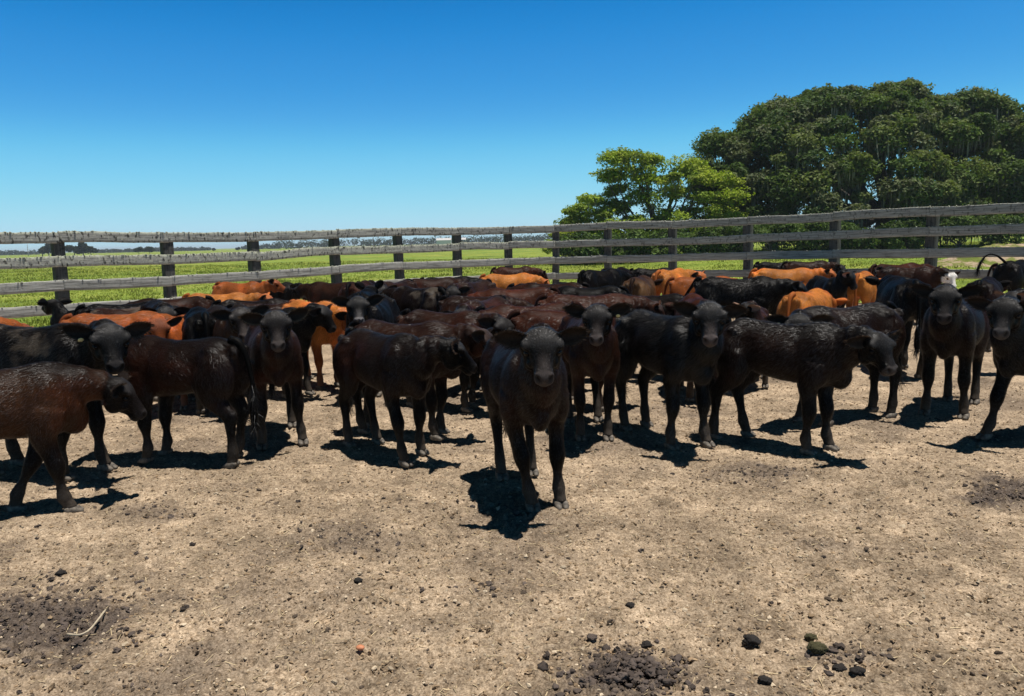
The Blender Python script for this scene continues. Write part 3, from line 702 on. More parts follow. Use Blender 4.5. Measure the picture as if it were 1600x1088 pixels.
STAINS = [(75, 960, 170, 62, 1.0), (150, 940, 60, 30, .7), (975, 1055, 95, 40, 1.0), (1570, 768, 80, 24, 1.0), (1180, 742, 75, 14, .75), (545, 848, 90, 26, .55), (420, 872, 60, 14, .4), (245, 800, 60, 14, .5),
          (1290, 850, 40, 10, .5), (960, 660, 200, 20, .18), (1560, 682, 60, 8, .7), (520, 930, 40, 10, .4), (620, 980, 70, 14, .35), (1320, 1020, 60, 14, .5), (760, 920, 90, 15, .3), (330, 660, 80, 10, .4), (1520, 600, 50, 8, .5), (380, 760, 60, 8, .3)]
def stain(x, y):
    pr = project(np.stack([x, y, 0 * x], -1)); px, py = pr[:, 0], pr[:, 1]
    w = (fbm2(x * 3.2, y * 3.2, 4, 41) - .5); w2 = (fbm2(x * 11, y * 11, 3, 43) - .5); r = np.zeros_like(x)
    ok = y > .5
    for cx, cy, rx, ry, a in STAINS:
        d = np.sqrt(((px - cx) / rx) ** 2 + ((py - cy) / ry) ** 2); r = np.maximum(r, a * sstep(1.5, .25, d + w * 1.5 + w2 * .9))
    g = sstep(.56, .78, fbm2(x * 1.3, y * 1.3, 4, 51)) * .5
    return np.where(ok, np.maximum(r, g), g)
def dirt_height(x, y, st):
    h = (fbm2(x * .9, y * .9, 3, 5) - .5) * .06 + (fbm2(x * 5, y * 5, 3, 6) - .5) * .028
    rd = np.abs(fbm2(x * 22, y * 22, 3, 7) - .5) * 2; h += (.5 - rd) * .014
    q = fbm2(x * 60, y * 60, 2, 8); h += (q - .5) * .014
    h += st * ((fbm2(x * 26, y * 26, 4, 10) - .45) * .060 + .006)
    return h - .012
def dirt_material():
    m, t, b = nmat('corral_dirt', 0.95, 0.12)
    a = N(t, 'ShaderNodeVertexColor', layer_name='col'); g = N(t, 'ShaderNodeNewGeometry')
    n1 = N(t, 'ShaderNodeTexNoise', Scale=110.0, Detail=6.0, Roughness=.7); n2 = N(t, 'ShaderNodeTexNoise', Scale=30.0, Detail=5.0, Roughness=.7); v = N(t, 'ShaderNodeTexVoronoi', Scale=75.0)
    for n in (n1, n2, v): t.links.new(g.outputs['Position'], n.inputs['Vector'])
    r1 = ramp(t, n1.outputs[0], [(.32, (.42, .39, .37)), (.5, (.98, .98, .97)), (.68, (1.6, 1.62, 1.65))]); r2 = ramp(t, n2.outputs[0], [(.32, (.50, .47, .44)), (.55, (1.05, 1.05, 1.05)), (.72, (1.25, 1.25, 1.25))])
    c = mix(t, a.outputs[0], r1.outputs[0], 1.0, 'MULTIPLY'); c = mix(t, c, r2.outputs[0], 1.0, 'MULTIPLY'); t.links.new(c, b.inputs['Base Color'])
    h = mix(t, n1.outputs[0], v.outputs[0], .45); bump(t, b, h, .85, .012); return m
M_DIRT = dirt_material()
def dirt_sheet(th, rr, name):
    T, Rr = np.meshgrid(th, rr); x = (Rr * np.sin(T)).ravel(); y = (Rr * np.cos(T)).ravel()
    st = stain(x, y); z = dirt_height(x, y, st)
    if name == 'corral_dirt':          # hoof prints
        g = np.random.default_rng(77); yy = y.reshape(Rr.shape)
        for _ in range(520):
            pr_, pa = g.uniform(1.9, 9.5), g.uniform(R(-42), R(42)); hx, hy = pr_ * math.sin(pa), pr_ * math.cos(pa); q = g.uniform(0, 6.28); i0, i1 = np.searchsorted(rr, (pr_ - .16, pr_ + .16)); j0, j1 = np.searchsorted(th, (pa - .16 / pr_, pa + .16 / pr_))
            if i1 <= i0 or j1 <= j0: continue
            sl = (slice(i0, i1), slice(j0, j1)); dx, dy = (Rr * np.sin(T))[sl] - hx if False else Rr[sl] * np.sin(T[sl]) - hx, Rr[sl] * np.cos(T[sl]) - hy
            u_, v_ = (dx * math.cos(q) + dy * math.sin(q)) / .058, (-dx * math.sin(q) + dy * math.cos(q)) / .044; d2 = np.sqrt(u_ * u_ + v_ * v_); dep = g.uniform(.006, .016)
            prof = -dep * sstep(1.05, .70, d2) * (1 - .5 * np.exp(-(v_ / .16) ** 2)) + dep * .45 * np.exp(-((d2 - 1.25) / .22) ** 2); z.reshape(Rr.shape)[sl] += prof
    edge = sstep(.5, -.2, np.interp(x, FXY[:, 0], FXY[:, 1]) + .35 - y + (fbm2(x * 2, y * 2, 3, 30) - .5) * .9); z = z * (1 - edge) - .12 * edge
    base = np.array([.315, .240, .165]); dk = np.array([.105, .082, .066]); m = fbm2(x * 2.1, y * 2.1, 4, 61)[:, None]; fine = fbm2(x * 17, y * 17, 3, 62)[:, None]
    mid = fbm2(x * 5.5, y * 5.5, 4, 64)[:, None]; c = base * (.80 + .42 * m) * (.70 + .60 * fine) * (.52 + .98 * mid); s2 = np.clip(st * (.65 + .8 * fine[:, 0]), 0, 1)[:, None]; c = c * (1 - s2) + dk * s2
    n, k = len(rr), len(th); i = (np.arange(n - 1)[:, None] * k + np.arange(k - 1)[None]).ravel()
    return tag(link('dirt', make_mesh('dirt', np.stack([x, y, z], -1), np.stack([i, i + 1, i + k + 1, i + k], -1), M_DIRT, True, c)), kind='structure')
dirt_sheet(np.linspace(R(-46), R(46), 1100), np.concatenate([np.geomspace(1.3, 8, 620), np.geomspace(8.03, 24.5, 230)]), 'corral_dirt')
back = dirt_sheet(np.linspace(R(46), R(314), 220), np.geomspace(1.3, 16, 90), 'corral_dirt_rear')
V = np.vstack([[0, 0, -.03], [(1.36 * math.sin(a), 1.36 * math.cos(a), -.02) for a in np.linspace(0, 2 * math.pi, 48, endpoint=False)]])
o = link('dirt', make_mesh('dirt', V, np.array([(0, 1 + k, 1 + (k + 1) % 48) for k in range(48)]), M_DIRT, True, np.tile((.315, .240, .165), (49, 1)))); tag(o, kind='structure')

# loose crumbs of dirt and dry dung over the corral floor
def vcol_material(name, rough, spec=.2):
    m, t, b = nmat(name, rough, spec); a = N(t, 'ShaderNodeVertexColor', layer_name='col'); t.links.new(a.outputs[0], b.inputs['Base Color']); return m, t, b
M_CRUMB, _t, _b = vcol_material('crumbs', .95)
_n = N(_t, 'ShaderNodeTexNoise', Scale=160.0, Detail=3.0); _g = N(_t, 'ShaderNodeNewGeometry'); _t.links.new(_g.outputs['Position'], _n.inputs['Vector']); bump(_t, _b, _n.outputs[0], .7, .004)
def crumbs(x, y, r, col, ico, flat=.7):
    n = len(x); st = stain(x, y); z = dirt_height(x, y, st)
    B, F = ico; nvt = len(B); var = [B * (1 + rng.normal(0, .30, (nvt, 1))) for _ in range(12)]
    T = np.stack(var)[rng.integers(0, 12, n)] * (r[:, None, None] * np.stack([rng.uniform(.8, 1.5, n), rng.uniform(.7, 1.1, n), np.full(n, flat) * rng.uniform(.7, 1.2, n)], -1)[:, None])
    a = rng.uniform(0, 6.28, n); c, s = np.cos(a)[:, None], np.sin(a)[:, None]
    P = np.stack([T[..., 0] * c - T[..., 1] * s + x[:, None], T[..., 0] * s + T[..., 1] * c + y[:, None], T[..., 2] + (z + r * .22)[:, None]], -1)
    return P.reshape(-1, 3), (F[None] + (np.arange(n) * nvt)[:, None, None]).reshape(-1, 3), np.repeat(col, nvt, 0)
mb = MB()
n = 64000; rr = np.sqrt(rng.uniform(1.5 ** 2, 9.5 ** 2, n * 3)); keep = rng.uniform(0, 1, n * 3) < np.clip(3.2 / rr, 0, 1) ** 1.0; rr = rr[keep][:n]; n = len(rr)
a = rng.uniform(R(-42), R(42), n); x, y = rr * np.sin(a), rr * np.cos(a); r = np.clip(rng.lognormal(math.log(.0036), .5, n), .0018, .013)
st = stain(x, y); u1 = rng.uniform(0, 1, n); c = np.where((u1 < .22 + .5 * st)[:, None], np.array([.105, .078, .056]), np.where((u1 < .8)[:, None], np.array([.27, .19, .115]), np.array([.46, .37, .26]))) * rng.uniform(.6, 1.3, n)[:, None]
V, F, C = crumbs(x, y, r, c, ICO0); mb.add(V, F, None, C)
n = 620; rr = rng.uniform(1.8, 11, n); a = rng.uniform(R(-42), R(42), n); x, y = rr * np.sin(a), rr * np.cos(a); st = stain(x, y); cl = fbm2(x * 1.1, y * 1.1, 3, 91); keep = rng.uniform(0, 1, n) < np.clip((cl - .35) * 2.2 + st, .05, 1)
x, y = x[keep], y[keep]; n = len(x); r = np.clip(rng.lognormal(math.log(.0085), .45, n), .004, .020); c = np.array([.060, .047, .040]) * rng.uniform(.55, 1.6, n)[:, None]
V, F, C = crumbs(x, y, r, c, ICO1); mb.add(V, F, None, C)
# clods heaped in the dark dung patches
for cx, cy, rx, ry, nn in ((80, 960, 190, 70, 520), (1570, 768, 90, 26, 170), (1180, 742, 95, 16, 110), (545, 848, 100, 30, 70), (975, 1055, 100, 44, 300), (1320, 1020, 60, 20, 40), (760, 920, 90, 18, 30), (245, 800, 60, 14, 40)):
    q = rng.normal(0, .5, (nn, 2)); w = np.array([on_plane(cx + u_ * rx, cy + v_ * ry, 0) for u_, v_ in q]); r = np.clip(rng.lognormal(math.log(.0058), .55, nn), .0025, .016)
    V, F, C = crumbs(w[:, 0], w[:, 1], r, np.array([.080, .062, .051]) * rng.uniform(.6, 1.5, nn)[:, None], ICO1); mb.add(V, F, None, C)
# straw and chaff
n = 5200; rr = rng.uniform(1.6, 7, n); a = rng.uniform(R(-42), R(42), n); x, y = rr * np.sin(a), rr * np.cos(a); z = dirt_height(x, y, stain(x, y)) + .003
th = rng.uniform(0, 6.28, n); L = rng.uniform(.006, .03, n); w = rng.uniform(.0008, .0018, n); d = np.stack([np.cos(th), np.sin(th), rng.normal(0, .25, n)], -1) * L[:, None]; s = np.stack([-np.sin(th), np.cos(th), 0 * th], -1) * w[:, None]
p0 = np.stack([x, y, z], -1); V = np.stack([p0 - d - s, p0 - d + s, p0 + d + s, p0 + d - s + [0, 0, .002]], 1).reshape(-1, 3); C = np.repeat(np.array([.52, .41, .25]) * rng.uniform(.5, 1.1, n)[:, None], 4, 0)
mb.add(V, None, np.arange(n * 4).reshape(-1, 4), C)
o = link('loose_dirt', mb.mesh('loose_dirt', M_CRUMB, False)); tag(o, 'loose crumbs of dry dung and straw over the sandy corral floor', 'dirt', kind='stuff')
# single clods large enough to point at
CL = [(1175, 999, .034, 'large black dung clod right of the dark heap at the bottom edge', 0), (1277, 1016, .036, 'wet dark green dung clod beside the yellow stained patch', 1), (1312, 1042, .026, 'small round dung clod, left one of the pair near the lower right', 0),
      (1340, 1050, .028, 'lumpy dung clod, right one of the pair near the lower right', 0), (1195, 1061, .026, 'round black dung clod alone near the bottom edge', 0), (1010, 1005, .024, 'black dung clod just above the dark heap', 0), (985, 945, .020, 'small dark clod standing alone on bare sandy ground', 0),
      (1267, 994, .024, 'flat crusty dung flake behind the wet green clod', 1), (95, 893, .026, 'dark clod on sandy ground above the dark trampled patch', 0), (560, 911, .022, 'small clod in the middle of the sandy foreground', 0), (925, 998, .022, 'greyish clod left of the black clod over the heap', 2)]
for px, py, r, lb, k in CL:
    w = on_plane(px, py, 0); B, F = ICO3; V = B * (1 + .9 * (fbm3(B * 1.9 + px, 3, 4) - .5)[:, None] + .35 * (fbm3(B * 7 + px, 2, 5) - .5)[:, None]) * np.array([r * .95, r * .8, r * .52])
    z = dirt_height(np.array([w[0]]), np.array([w[1]]), stain(np.array([w[0]]), np.array([w[1]])))[0]; c = np.array([(.022, .019, .017), (.050, .045, .022), (.085, .066, .055)][k])
    tag(link('dung_clod', make_mesh('dung_clod', V, F, M_CRUMB, True, c * (.6 + .9 * fbm3(B * 6, 2, 3))[:, None]), None, (w[0], w[1], z + r * .30)), lb, 'dung clod', 'dung clods on the corral floor')
mb = MB(); hp = on_plane(992, 1052, 0)
for k in range(170):
    q = rng.normal(0, .085, 2) * (1.3, 1.0); r = np.clip(rng.lognormal(math.log(.0068), .5), .003, .017); hgt = max(0, .020 * (1 - (q @ q) / .02)); V, F = ellipsoid((q[0], q[1], hgt), (r * 1.3, r, r * .8), None, ICO1); V = V + rng.normal(0, r * .22, V.shape)
    mb.add(V, F, None, np.array([.082, .064, .054]) * rng.uniform(.6, 1.4))
tag(link('dung_pile', mb.mesh('dung_pile', M_CRUMB), None, hp), 'crumbled heap of dark dung at the bottom centre of the corral', 'dung pile')
tw = catmull(np.array([on_plane(*q, .022) for q in ((105, 991), (125, 992), (140, 984), (152, 970), (165, 953))]), 4)
V, F3, F4, _, _ = loft(tw, np.full(len(tw), .0045), np.full(len(tw), .0045), None, (.3, 1, .1), 7, 1); o0 = V.mean(0)
tag(link('dry_twig', make_mesh('dry_twig', V - o0, [F3, F4], flat_material('twig', (.42, .35, .25))), None, o0), 'thin pale bent twig lying on the dark trampled patch', 'twig')
w = on_plane(563, 1012, .012); V, F = ellipsoid((0, 0, 0), (.018, .013, .010), None, ICO2); V = V * (1 + .3 * (fbm3(V * 90, 2, 8) - .5)[:, None])
tag(link('brick_chip', make_mesh('brick_chip', V, F, flat_material('brick', (.50, .20, .10))), None, w), 'small orange brick chip on the sandy ground', 'stone')
# ---------------------------------------------------------------- the herd (front to back)
BK = dict(coat='black')
# front row
calf('F', 70, 800, 84, 80, 'flank', 'brown flanked calf walking in from the left edge, nearest the camera', 0, 0.96, 50, -12, feet={0: (-.26, 0, .0), 1: (.10, 0, 0)}, hw=1.0, warm=.6, earcol=(.012, .009, .008), fat=1.0)
calf('F', 136, 742, 48, 6, 'black', 'big black calf behind the walking brown flanked calf, face to the camera', 0, 1.13, 46, 20, feet={0: (.06, 0, 0), 1: (-.06, 0, 0)}, dusty=.22, tags=2)
calf('F', 246, 716, -130, -112, 'brownblack', 'dark brown calf turned away with its long tail hanging on the right', 0, .98, 62, 12, sheath=True, feet={2: (-.08, 0, 0), 3: (.05, 0, 0)}, warm=.9, shag=1.2)
calf('F', 441, 698, 4, 2, 'brown', 'brown calf facing the camera with wide ears, left of the picture centre', 0, 1.03, 44, 48, feet={0: (0, .05, 0), 1: (0, -.04, 0)}, muzzle=(.06, .05, .047), bridge=.9, earrim=(.20, .14, .09), warm=.8)
calf('F', 644, 720, 35, 92, 'brownblack', 'dark brown calf with a pale inner ear looking right past its neighbour', 0, .97, 40, 12, feet={0: (-.06, .05, 0), 1: (.12, 0, 0)}, earin=(.23, .15, .11), warm=1.0)
calf('F', 838, 797, 12, 3, 'brownblack', 'dark calf standing alone in front at the centre of the herd', 0, 1.04, 44, 48, feet={0: (.0, .035, 0), 1: (0, .10, 0), 2: (.02, 0, 0), 3: (.06, .02, 0)}, muzzle=(.050, .042, .040), bridge=1.3, warm=.7, tags=0)
calf('F', 931, 688, 10, -4, 'brown', 'brown calf facing the camera just right behind the central calf', 0, 1.02, 44, 48, feet={0: (.05, -.02, 0), 1: (0, 0, 0)}, muzzle=(.07, .058, .055), bridge=1.0, tags=1)
calf('F', 1078, 700, 38, 2, 'black', 'shaggy jet black calf standing with its face turned to the camera', 0, 1.04, 44, 48, feet={0: (.05, .02, 0), 1: (-.03, -.02, 0), 2: (-.02, 0, 0)}, shag=1.9, muzzle=(.075, .062, .06), bridge=1.0)
calf('F', 1280, 707, 68, 42, 'brownblack', 'dark brown calf standing side on, head low towards the right', 0, .99, 46, 10, feet={0: (.05, 0, 0), 1: (-.04, .02, 0), 2: (.06, 0, 0), 3: (-.12, 0, 0)}, warm=.9, muzzle=(.055, .048, .046), earrim=(.18, .12, .08), shag=1.2)
calf('F', 1474, 651, -10, 0, 'brownblack', 'black faced calf with a brown back standing square on the right', 0, 1.06, 44, 48, feet={0: (0, .03, 0), 1: (0, -.03, 0)}, muzzle=(.045, .04, .04), bridge=.7, warm=.7)
calf('F', 1584, 690, -34, -6, 'black', 'black calf half cut off by the right edge, facing the camera', 0, 1.02, 44, 48, feet={1: (.16, -.04, 0), 0: (-.10, 0, 0)}, muzzle=(.06, .055, .055), bridge=.9, earrim=(.16, .10, .07))
# second row
calf('P', 377, 482, 14, 6, 'flank', 'black faced calf with tan flank looking over the long tailed dark calf', 0, 1.04, 46, 26, muzzle=(.075, .062, .058), bridge=1.0, dep=7.0)
calf('F', 690, 682, 62, 70, 'brown', 'reddish legged brown calf passing behind the pale eared one', 1, .99, 52, 6, feet={1: (.04, 0, 0)}, bodyhead=True)
calf('F', 1270, 662, -48, 4, 'brownblack', 'dark calf looking left over the back of the side on calf', 0, 1.03, 44, 16, earin=(.03, .02, .015), earrim=(.15, .10, .06), warm=1.0, tags=2, nl=.15)
calf('H', 1424, 594, -166, -170, 'black', 'black calf seen from behind with its tail hanging straight', 1, 1.12, 45, 10, sheath=False)
calf('P', 785, 497, 60, 30, 'brown', 'greyish brown calf peering out left of the central calf', 1, .98, 42, 16, dep=7.0)
calf('P', 506, 478, 46, 62, 'black', 'black calf with lowered head standing before the orange calf', 1, .98, 50, 8, dep=8.0)
calf('P', 559, 464, -16, 0, 'black', 'black calf with a shiny wet nose looking over dark backs', 1, 1.06, 36, 36, muzzle=(.16, .15, .15), dep=7.7)
calf('F', 516, 606, 30, 50, 'orange', 'orange calf behind the black calf with lowered head', 1, 1.0, 45, 0, shag=1.8)
calf('P', 722, 484, -28, -2, 'brown', 'brown calf with pale rimmed ears looking out between two backs', 1, 1.0, 50, 5, earrim=(.2, .13, .09), warm=1.0, dep=7.9)
calf('P', 707, 449, -32, -4, 'brown', 'reddish brown calf facing the camera in the middle of the herd', 1, 1.05, 48, 5, coat2=0, muzzle=(.10, .09, .085), bridge=1.0, dep=11.0)
# left half, middle rows
calf('P', 258, 480, 6, 2, 'brownblack', 'dark calf standing behind the bright red calf face', 1, 1.03, 46, 18, warm=.8, dep=8.3)
calf('P', 247, 500, -20, 6, 'rust', 'small red faced calf peeping over the long tailed dark calf', 1, .93, 58, 6, bodyhead=False, dep=7.2)
calf('C', 314, 486, -176, -170, 'black', 'black calf turned away right beside the red faced calf', 1, 1.02, 50, 4)
calf('R', 118, 489, 72, 72, 'rust', 'long orange red calf showing only its back behind the big black calf', 1, .98, 60, -14)
calf('P', 84, 468, -110, -150, 'black', 'black calf raising its head by the fence on the left', 1, 0.9, 10, 34, dep=9.0)
calf('R', 138, 474, 78, 78, 'black', 'low black calf with its back showing right of the raised black head by the fence', 2, .98, 55, -10, eyes=False)
calf('C', -88, 500, 100, 100, 'rust', 'red calf cut off by the left edge, only its rounded back showing', 2, .99, 55, -10, eyes=False)
calf('C', 200, 481, 110, 110, 'brown', 'dusty dark brown calf almost hidden between the orange red back and the bottom rail', 2, .97, 60, -12, dusty=.35, eyes=False)
calf('C', 268, 467, -88, -88, 'brown', 'dark brown calf standing along the bottom rail on the left', 2, .98, 60, -10, eyes=False)
calf('C', 340, 460, 62, 72, 'orange', 'bright orange calf side on below the red calf with dark ear tips', 1, .99, 35, 10, shag=1.4)
calf('P', 428, 437, 52, 74, 'rust', 'red calf with dark ear tips facing away near the fence', 1, 1.02, 25, 22, earcol=(.03, .012, .008))
calf('C', 420, 475, 80, 80, 'brown', 'brown calf mostly hidden behind the brown calf with wide ears', 2, .99, 55, -8, eyes=False)
calf('C', 395, 470, 70, 70, 'brownblack', 'dark brown calf squeezed in below the bright orange calf, only its back visible', 2, .99, 55, -8, eyes=False)
calf('P', 473, 446, 60, 20, 'black', 'small black calf with upright ears low before the fence', 2, .97, 50, 8)
calf('C', 522, 442, -118, -112, 'brown', 'brown rumped calf left one of two standing by the fence', 2, 1.02, 55, 0, hooves=False)
calf('R', 547, 441, 160, 164, 'brown', 'dark calf seen from the rear beside the brown rumped calf', 2, 1.02, 50, 8, hooves=False)
calf('P', 578, 446, 172, 176, 'black', 'black calf facing the fence with both ears pricked up', 2, 1.02, 20, 20, hooves=False, ear=40)
calf('P', 598, 447, -30, 10, 'brown', 'brown calf with a small raised head beside the pricked ears', 2, 1.0, 50, 10, hooves=False)
calf('T', 632, 446, -142, -120, 'brownblack', 'dusty dark calf with muddy cheek left of the reddish brown face', 1, 1.04, 60, 0, dusty=.3, hooves=False)
calf('C', 676, 436, 108, 100, 'brown', 'brown calf behind the reddish brown one facing the camera', 2, 1.02, 50, 0, hooves=False, eyes=False)
calf('C', 700, 434, 92, 92, 'black', 'long black calf beside the fence left of centre, only its back showing', 2, 1.02, 55, -6, hooves=False, eyes=False)
calf('C', 803, 418, 94, 94, 'red', 'dark red calf standing along the fence at the centre', 2, 1.01, 55, -6, hooves=False, eyes=False)
calf('C', 794, 429, 86, 86, 'orange', 'orange calf in front of the dark red one by the fence', 2, 1.01, 55, -8, hooves=False, eyes=False)
calf('C', 848, 444, 98, 98, 'black', 'black calf just in front of the bright orange calf near the centre', 2, 1.0, 55, -8, hooves=False, eyes=False)
calf('C', 808, 452, -84, -84, 'red', 'light reddish calf side on behind a small dark head', 2, 1.01, 55, -8, hooves=False, eyes=False)
calf('P', 838, 455, -96, -70, 'black', 'small black calf with one upright ear at the centre of the herd', 2, .99, 30, 4)
calf('C', 748, 464, 70, 70, 'brown', 'brown calf just behind the one with pale rimmed ears, only its back showing', 2, 0.97, 55, -8, hooves=False, eyes=False, lock=True)
calf('C', 822, 479, 96, 96, 'black', 'black calf nearly hidden just left of the reddish brown flank', 2, .99, 55, -10, hooves=False, eyes=False)
calf('C', 830, 478, -70, -70, 'red', 'smooth reddish brown calf above the head of the central calf', 1, 1.02, 55, -10, eyes=False)
calf('C', 885, 485, 100, 100, 'red', 'reddish calf squeezed behind the shoulder of the central calf', 2, 1.0, 55, -10, eyes=False)
calf('C', 918, 462, 88, 84, 'red', 'long reddish brown calf whose back runs across the centre right', 1, 1.02, 50, -2, earrim=(.3, .14, .08), earin=(.22, .10, .06))
calf('R', 905, 440, -98, -98, 'brown', 'dark brown calf with a curved tail before the fence', 2, 1.02, 55, -8, hooves=False, eyes=False)
calf('R', 945, 419, 150, 150, 'brownblack', 'purple brown calf close to the fence right of centre, rump showing', 2, 1.02, 55, -8, hooves=False, eyes=False)
calf('R', 915, 421, 130, 130, 'black', 'black calf with its rump to the camera at the fence right of centre', 2, 1.0, 55, -8, hooves=False, eyes=False)
calf('C', 1020, 420, 90, 90, 'black', 'low black calf along the bottom rail behind the orange calves', 2, .99, 55, -8, hooves=False, eyes=False)
calf('R', 990, 433, 168, 168, 'tan', 'tan rumped calf seen from behind with dark tail', 1, 1.04, 55, 0, hooves=False, eyes=False)
calf('R', 1032, 421, 152, 60, 'orange', 'orange calf curling its head round to its flank', 1, 1.06, 30, 0, hooves=False)
calf('C', 1098, 434, 92, 92, 'rust', 'orange red calf mostly hidden behind the long black calf', 2, 1.0, 55, -8, hooves=False, eyes=False)
calf('C', 1152, 435, 84, 76, 'black', 'long black calf side on with its tail swung to the left', 1, 1.08, 40, 4, tailswing=.35, taillift=.4)
calf('C', 1012, 462, -100, -80, 'brownblack', 'dark calf between the long reddish brown back and the shaggy black calf', 2, 1.0, 40, 4)
calf('R', 1098, 466, -172, -170, 'red', 'reddish calf whose rump rises behind the head of the shaggy black calf', 1, 1.03, 55, -6, eyes=False)
calf('P', 1162, 474, 0, -50, 'brown', 'calf showing only a pale ear above the side on dark back', 2, 0.86, 50, 45, earin=(.3, .2, .14), earcol=(.2, .12, .08))
calf('R', 1242, 455, 158, 158, 'orange', 'orange calf with its rump raised behind the dark calf looking left', 1, .97, 55, -10, ribs=True, eyes=False)
calf('C', 1225, 421, 86, 78, 'orange', 'long orange calf side on at the back on the right', 1, 1.04, 30, 10, hooves=False)
calf('P', 1330, 424, 24, 70, 'black', 'black calf with a pinkish inner ear in front of the long orange calf', 1, 0.95, 56, 10, earin=(.32, .16, .12), hooves=False, dep=11.6)
calf('C', 1215, 410, 80, 80, 'black', 'black calf at the fence above the long orange calf', 2, 1.0, 55, -6, hooves=False, eyes=False)
calf('C', 1262, 409, 96, 60, 'brown', 'brown calf at the fence with a pinkish muzzle', 2, 1.0, 50, -2, hooves=False, eyes=False)
calf('C', 1347, 427, 172, 172, 'orange', 'orange calf wedged between the pinkish eared black calf and the rusty brown calf', 2, 1.0, 55, -8, hooves=False, eyes=False)
calf('R', 1372, 412, 128, 120, 'red', 'rusty brown calf behind the black rear view calf', 1, 1.06, 50, 4, tailswing=-.3, taillift=.2, hooves=False, eyes=False)
calf('P', 1487, 424, 70, 52, 'brown', 'white faced brown calf near the fence on the right', 1, 1.0, 60, 8, whiteface=True, hooves=False, earcol=(.012, .008, .007))
calf('R', 1575, 407, 164, 160, 'black', 'black calf with its tail arched up by the right edge', 1, 1.08, 45, 6, tailup=True)
calf('R', 1532, 436, 172, 176, 'brownblack', 'narrow brown black rump behind the black faced calf on the right', 1, .98, 45, 0)
calf('P', 1580, 456, -70, -40, 'black', 'black calf with a pale ear behind the cut off black calf', 1, .99, 40, 8, earin=(.25, .15, .11), earcol=(.05, .03, .02))
calf('C', 1602, 413, 96, 96, 'red', 'reddish calf at the right edge by the fence', 2, 1.0, 55, -6, hooves=False, eyes=False)
build_herd()
# ---------------------------------------------------------------- foliage
def leaf_material(name, rough=.6, trans=.32):
    m, t, b = nmat(name, rough, .12); a = N(t, 'ShaderNodeVertexColor', layer_name='col'); t.links.new(a.outputs[0], b.inputs['Base Color'])
    tr = N(t, 'ShaderNodeBsdfTranslucent'); t.links.new(mix(t, a.outputs[0], (1.15, 1.25, .6), 1.0, 'MULTIPLY'), tr.inputs[0])
    ms = N(t, 'ShaderNodeMixShader'); ms.inputs[0].default_value = trans; t.links.new(b.outputs[0], ms.inputs[1]); t.links.new(tr.outputs[0], ms.inputs[2]); t.links.new(ms.outputs[0], t.nodes['Material Output'].inputs[0]); return m
M_LEAF = leaf_material('leaf'); M_GRASS = leaf_material('grass_blade', .7, .35); M_MOSS = leaf_material('hanging_moss', .9, .2)
def bark_material():
    m, t, b = nmat('bark', .95, .1); tc = N(t, 'ShaderNodeTexCoord'); n = N(t, 'ShaderNodeTexNoise', Scale=3.0, Detail=6.0); t.links.new(tc.outputs['Object'], n.inputs[0])
    r = ramp(t, n.outputs[0], [(.3, (.04, .033, .027)), (.7, (.15, .13, .11))]); t.links.new(r.outputs[0], b.inputs['Base Color']); bump(t, b, n.outputs[0], .8, .08); return m
M_BARK = bark_material()
def leaves(cl, per, size, cols, up=.55, shell=.55, asp=.5):
    """cl: (n,6) centres + radii; leaf-sized diamonds through each clump, more in its outer shell"""
    cl = np.asarray(cl, float); k = len(cl); idx = np.repeat(np.arange(k), per) if np.isscalar(per) else np.repeat(np.arange(k), per); n = len(idx)
    d = unit(rng.normal(0, 1, (n, 3))); d[:, 2] = np.where(rng.uniform(0, 1, n) < up * .5, np.abs(d[:, 2]), d[:, 2])
    r = rng.uniform(0, 1, n) ** (1 / 3.0); r = shell * (r * .35 + .70) + (1 - shell) * r; r *= 1 + 1.0 * (vnoise(d * 2.6 + idx[:, None] * 5.7, 3) - .5) + np.abs(rng.normal(0, .10, n))
    p = cl[idx, :3] + d * r[:, None] * cl[idx, 3:6]
    nn = unit(d * .55 + rng.normal(0, .55, (n, 3)) + np.array([0, 0, up])); t = unit(np.cross(nn, rng.normal(0, 1, (n, 3)))); b = np.cross(nn, t)
    s = size * rng.uniform(.55, 1.35, n)[:, None]
    V = np.stack([p - t * s, p - b * s * asp + nn * s * .12, p + t * s, p + b * s * asp + nn * s * .12], 1).reshape(-1, 3)
    cols = np.asarray(cols, float); ck = cols[rng.integers(0, len(cols), k)]; c = ck[idx] * .8 + cols[rng.integers(0, len(cols), n)] * .2; c = c * rng.uniform(.6, 1.35, n)[:, None]
    return V, np.arange(n * 4).reshape(-1, 4), np.repeat(c, 4, 0)
def limbs(base, top_r, cl, n, trunk_h, seed=0, thick=.3):
    mb = MB(); base = np.array(base, float); r0 = random.Random(seed); fork = base + np.array([0, 0, trunk_h])
    P = np.array([base + [0, 0, -.3], base + [.05, 0, trunk_h * .5], fork]); V, F3, F4, _, _ = loft(P, [thick * 1.4, thick, thick * .8], [thick * 1.4, thick, thick * .8], None, (1, 0, 0), 12, 4); mb.add(V, F3, F4)
    for c in r0.sample(list(range(len(cl))), min(n, len(cl))):
        e = np.array(cl[c][:3]); m = fork * .5 + e * .5 + np.array([r0.uniform(-.6, .6), r0.uniform(-.6, .6), -.12 * np.linalg.norm(e - fork)])
        q = fork * .15 + m * .85 + np.array([0, 0, r0.uniform(-.3, .3)]); k = thick * r0.uniform(.28, .5)
        V, F3, F4, _, _ = loft(np.array([fork - [0, 0, .3], q, (m + e) / 2 + [r0.uniform(-.3, .3), 0, r0.uniform(-.2, .3)], e]), [k, k * .7, k * .45, k * .12], [k, k * .7, k * .45, k * .12], None, (.3, 1, .2), 8, 4); mb.add(V, F3, F4)
    return mb
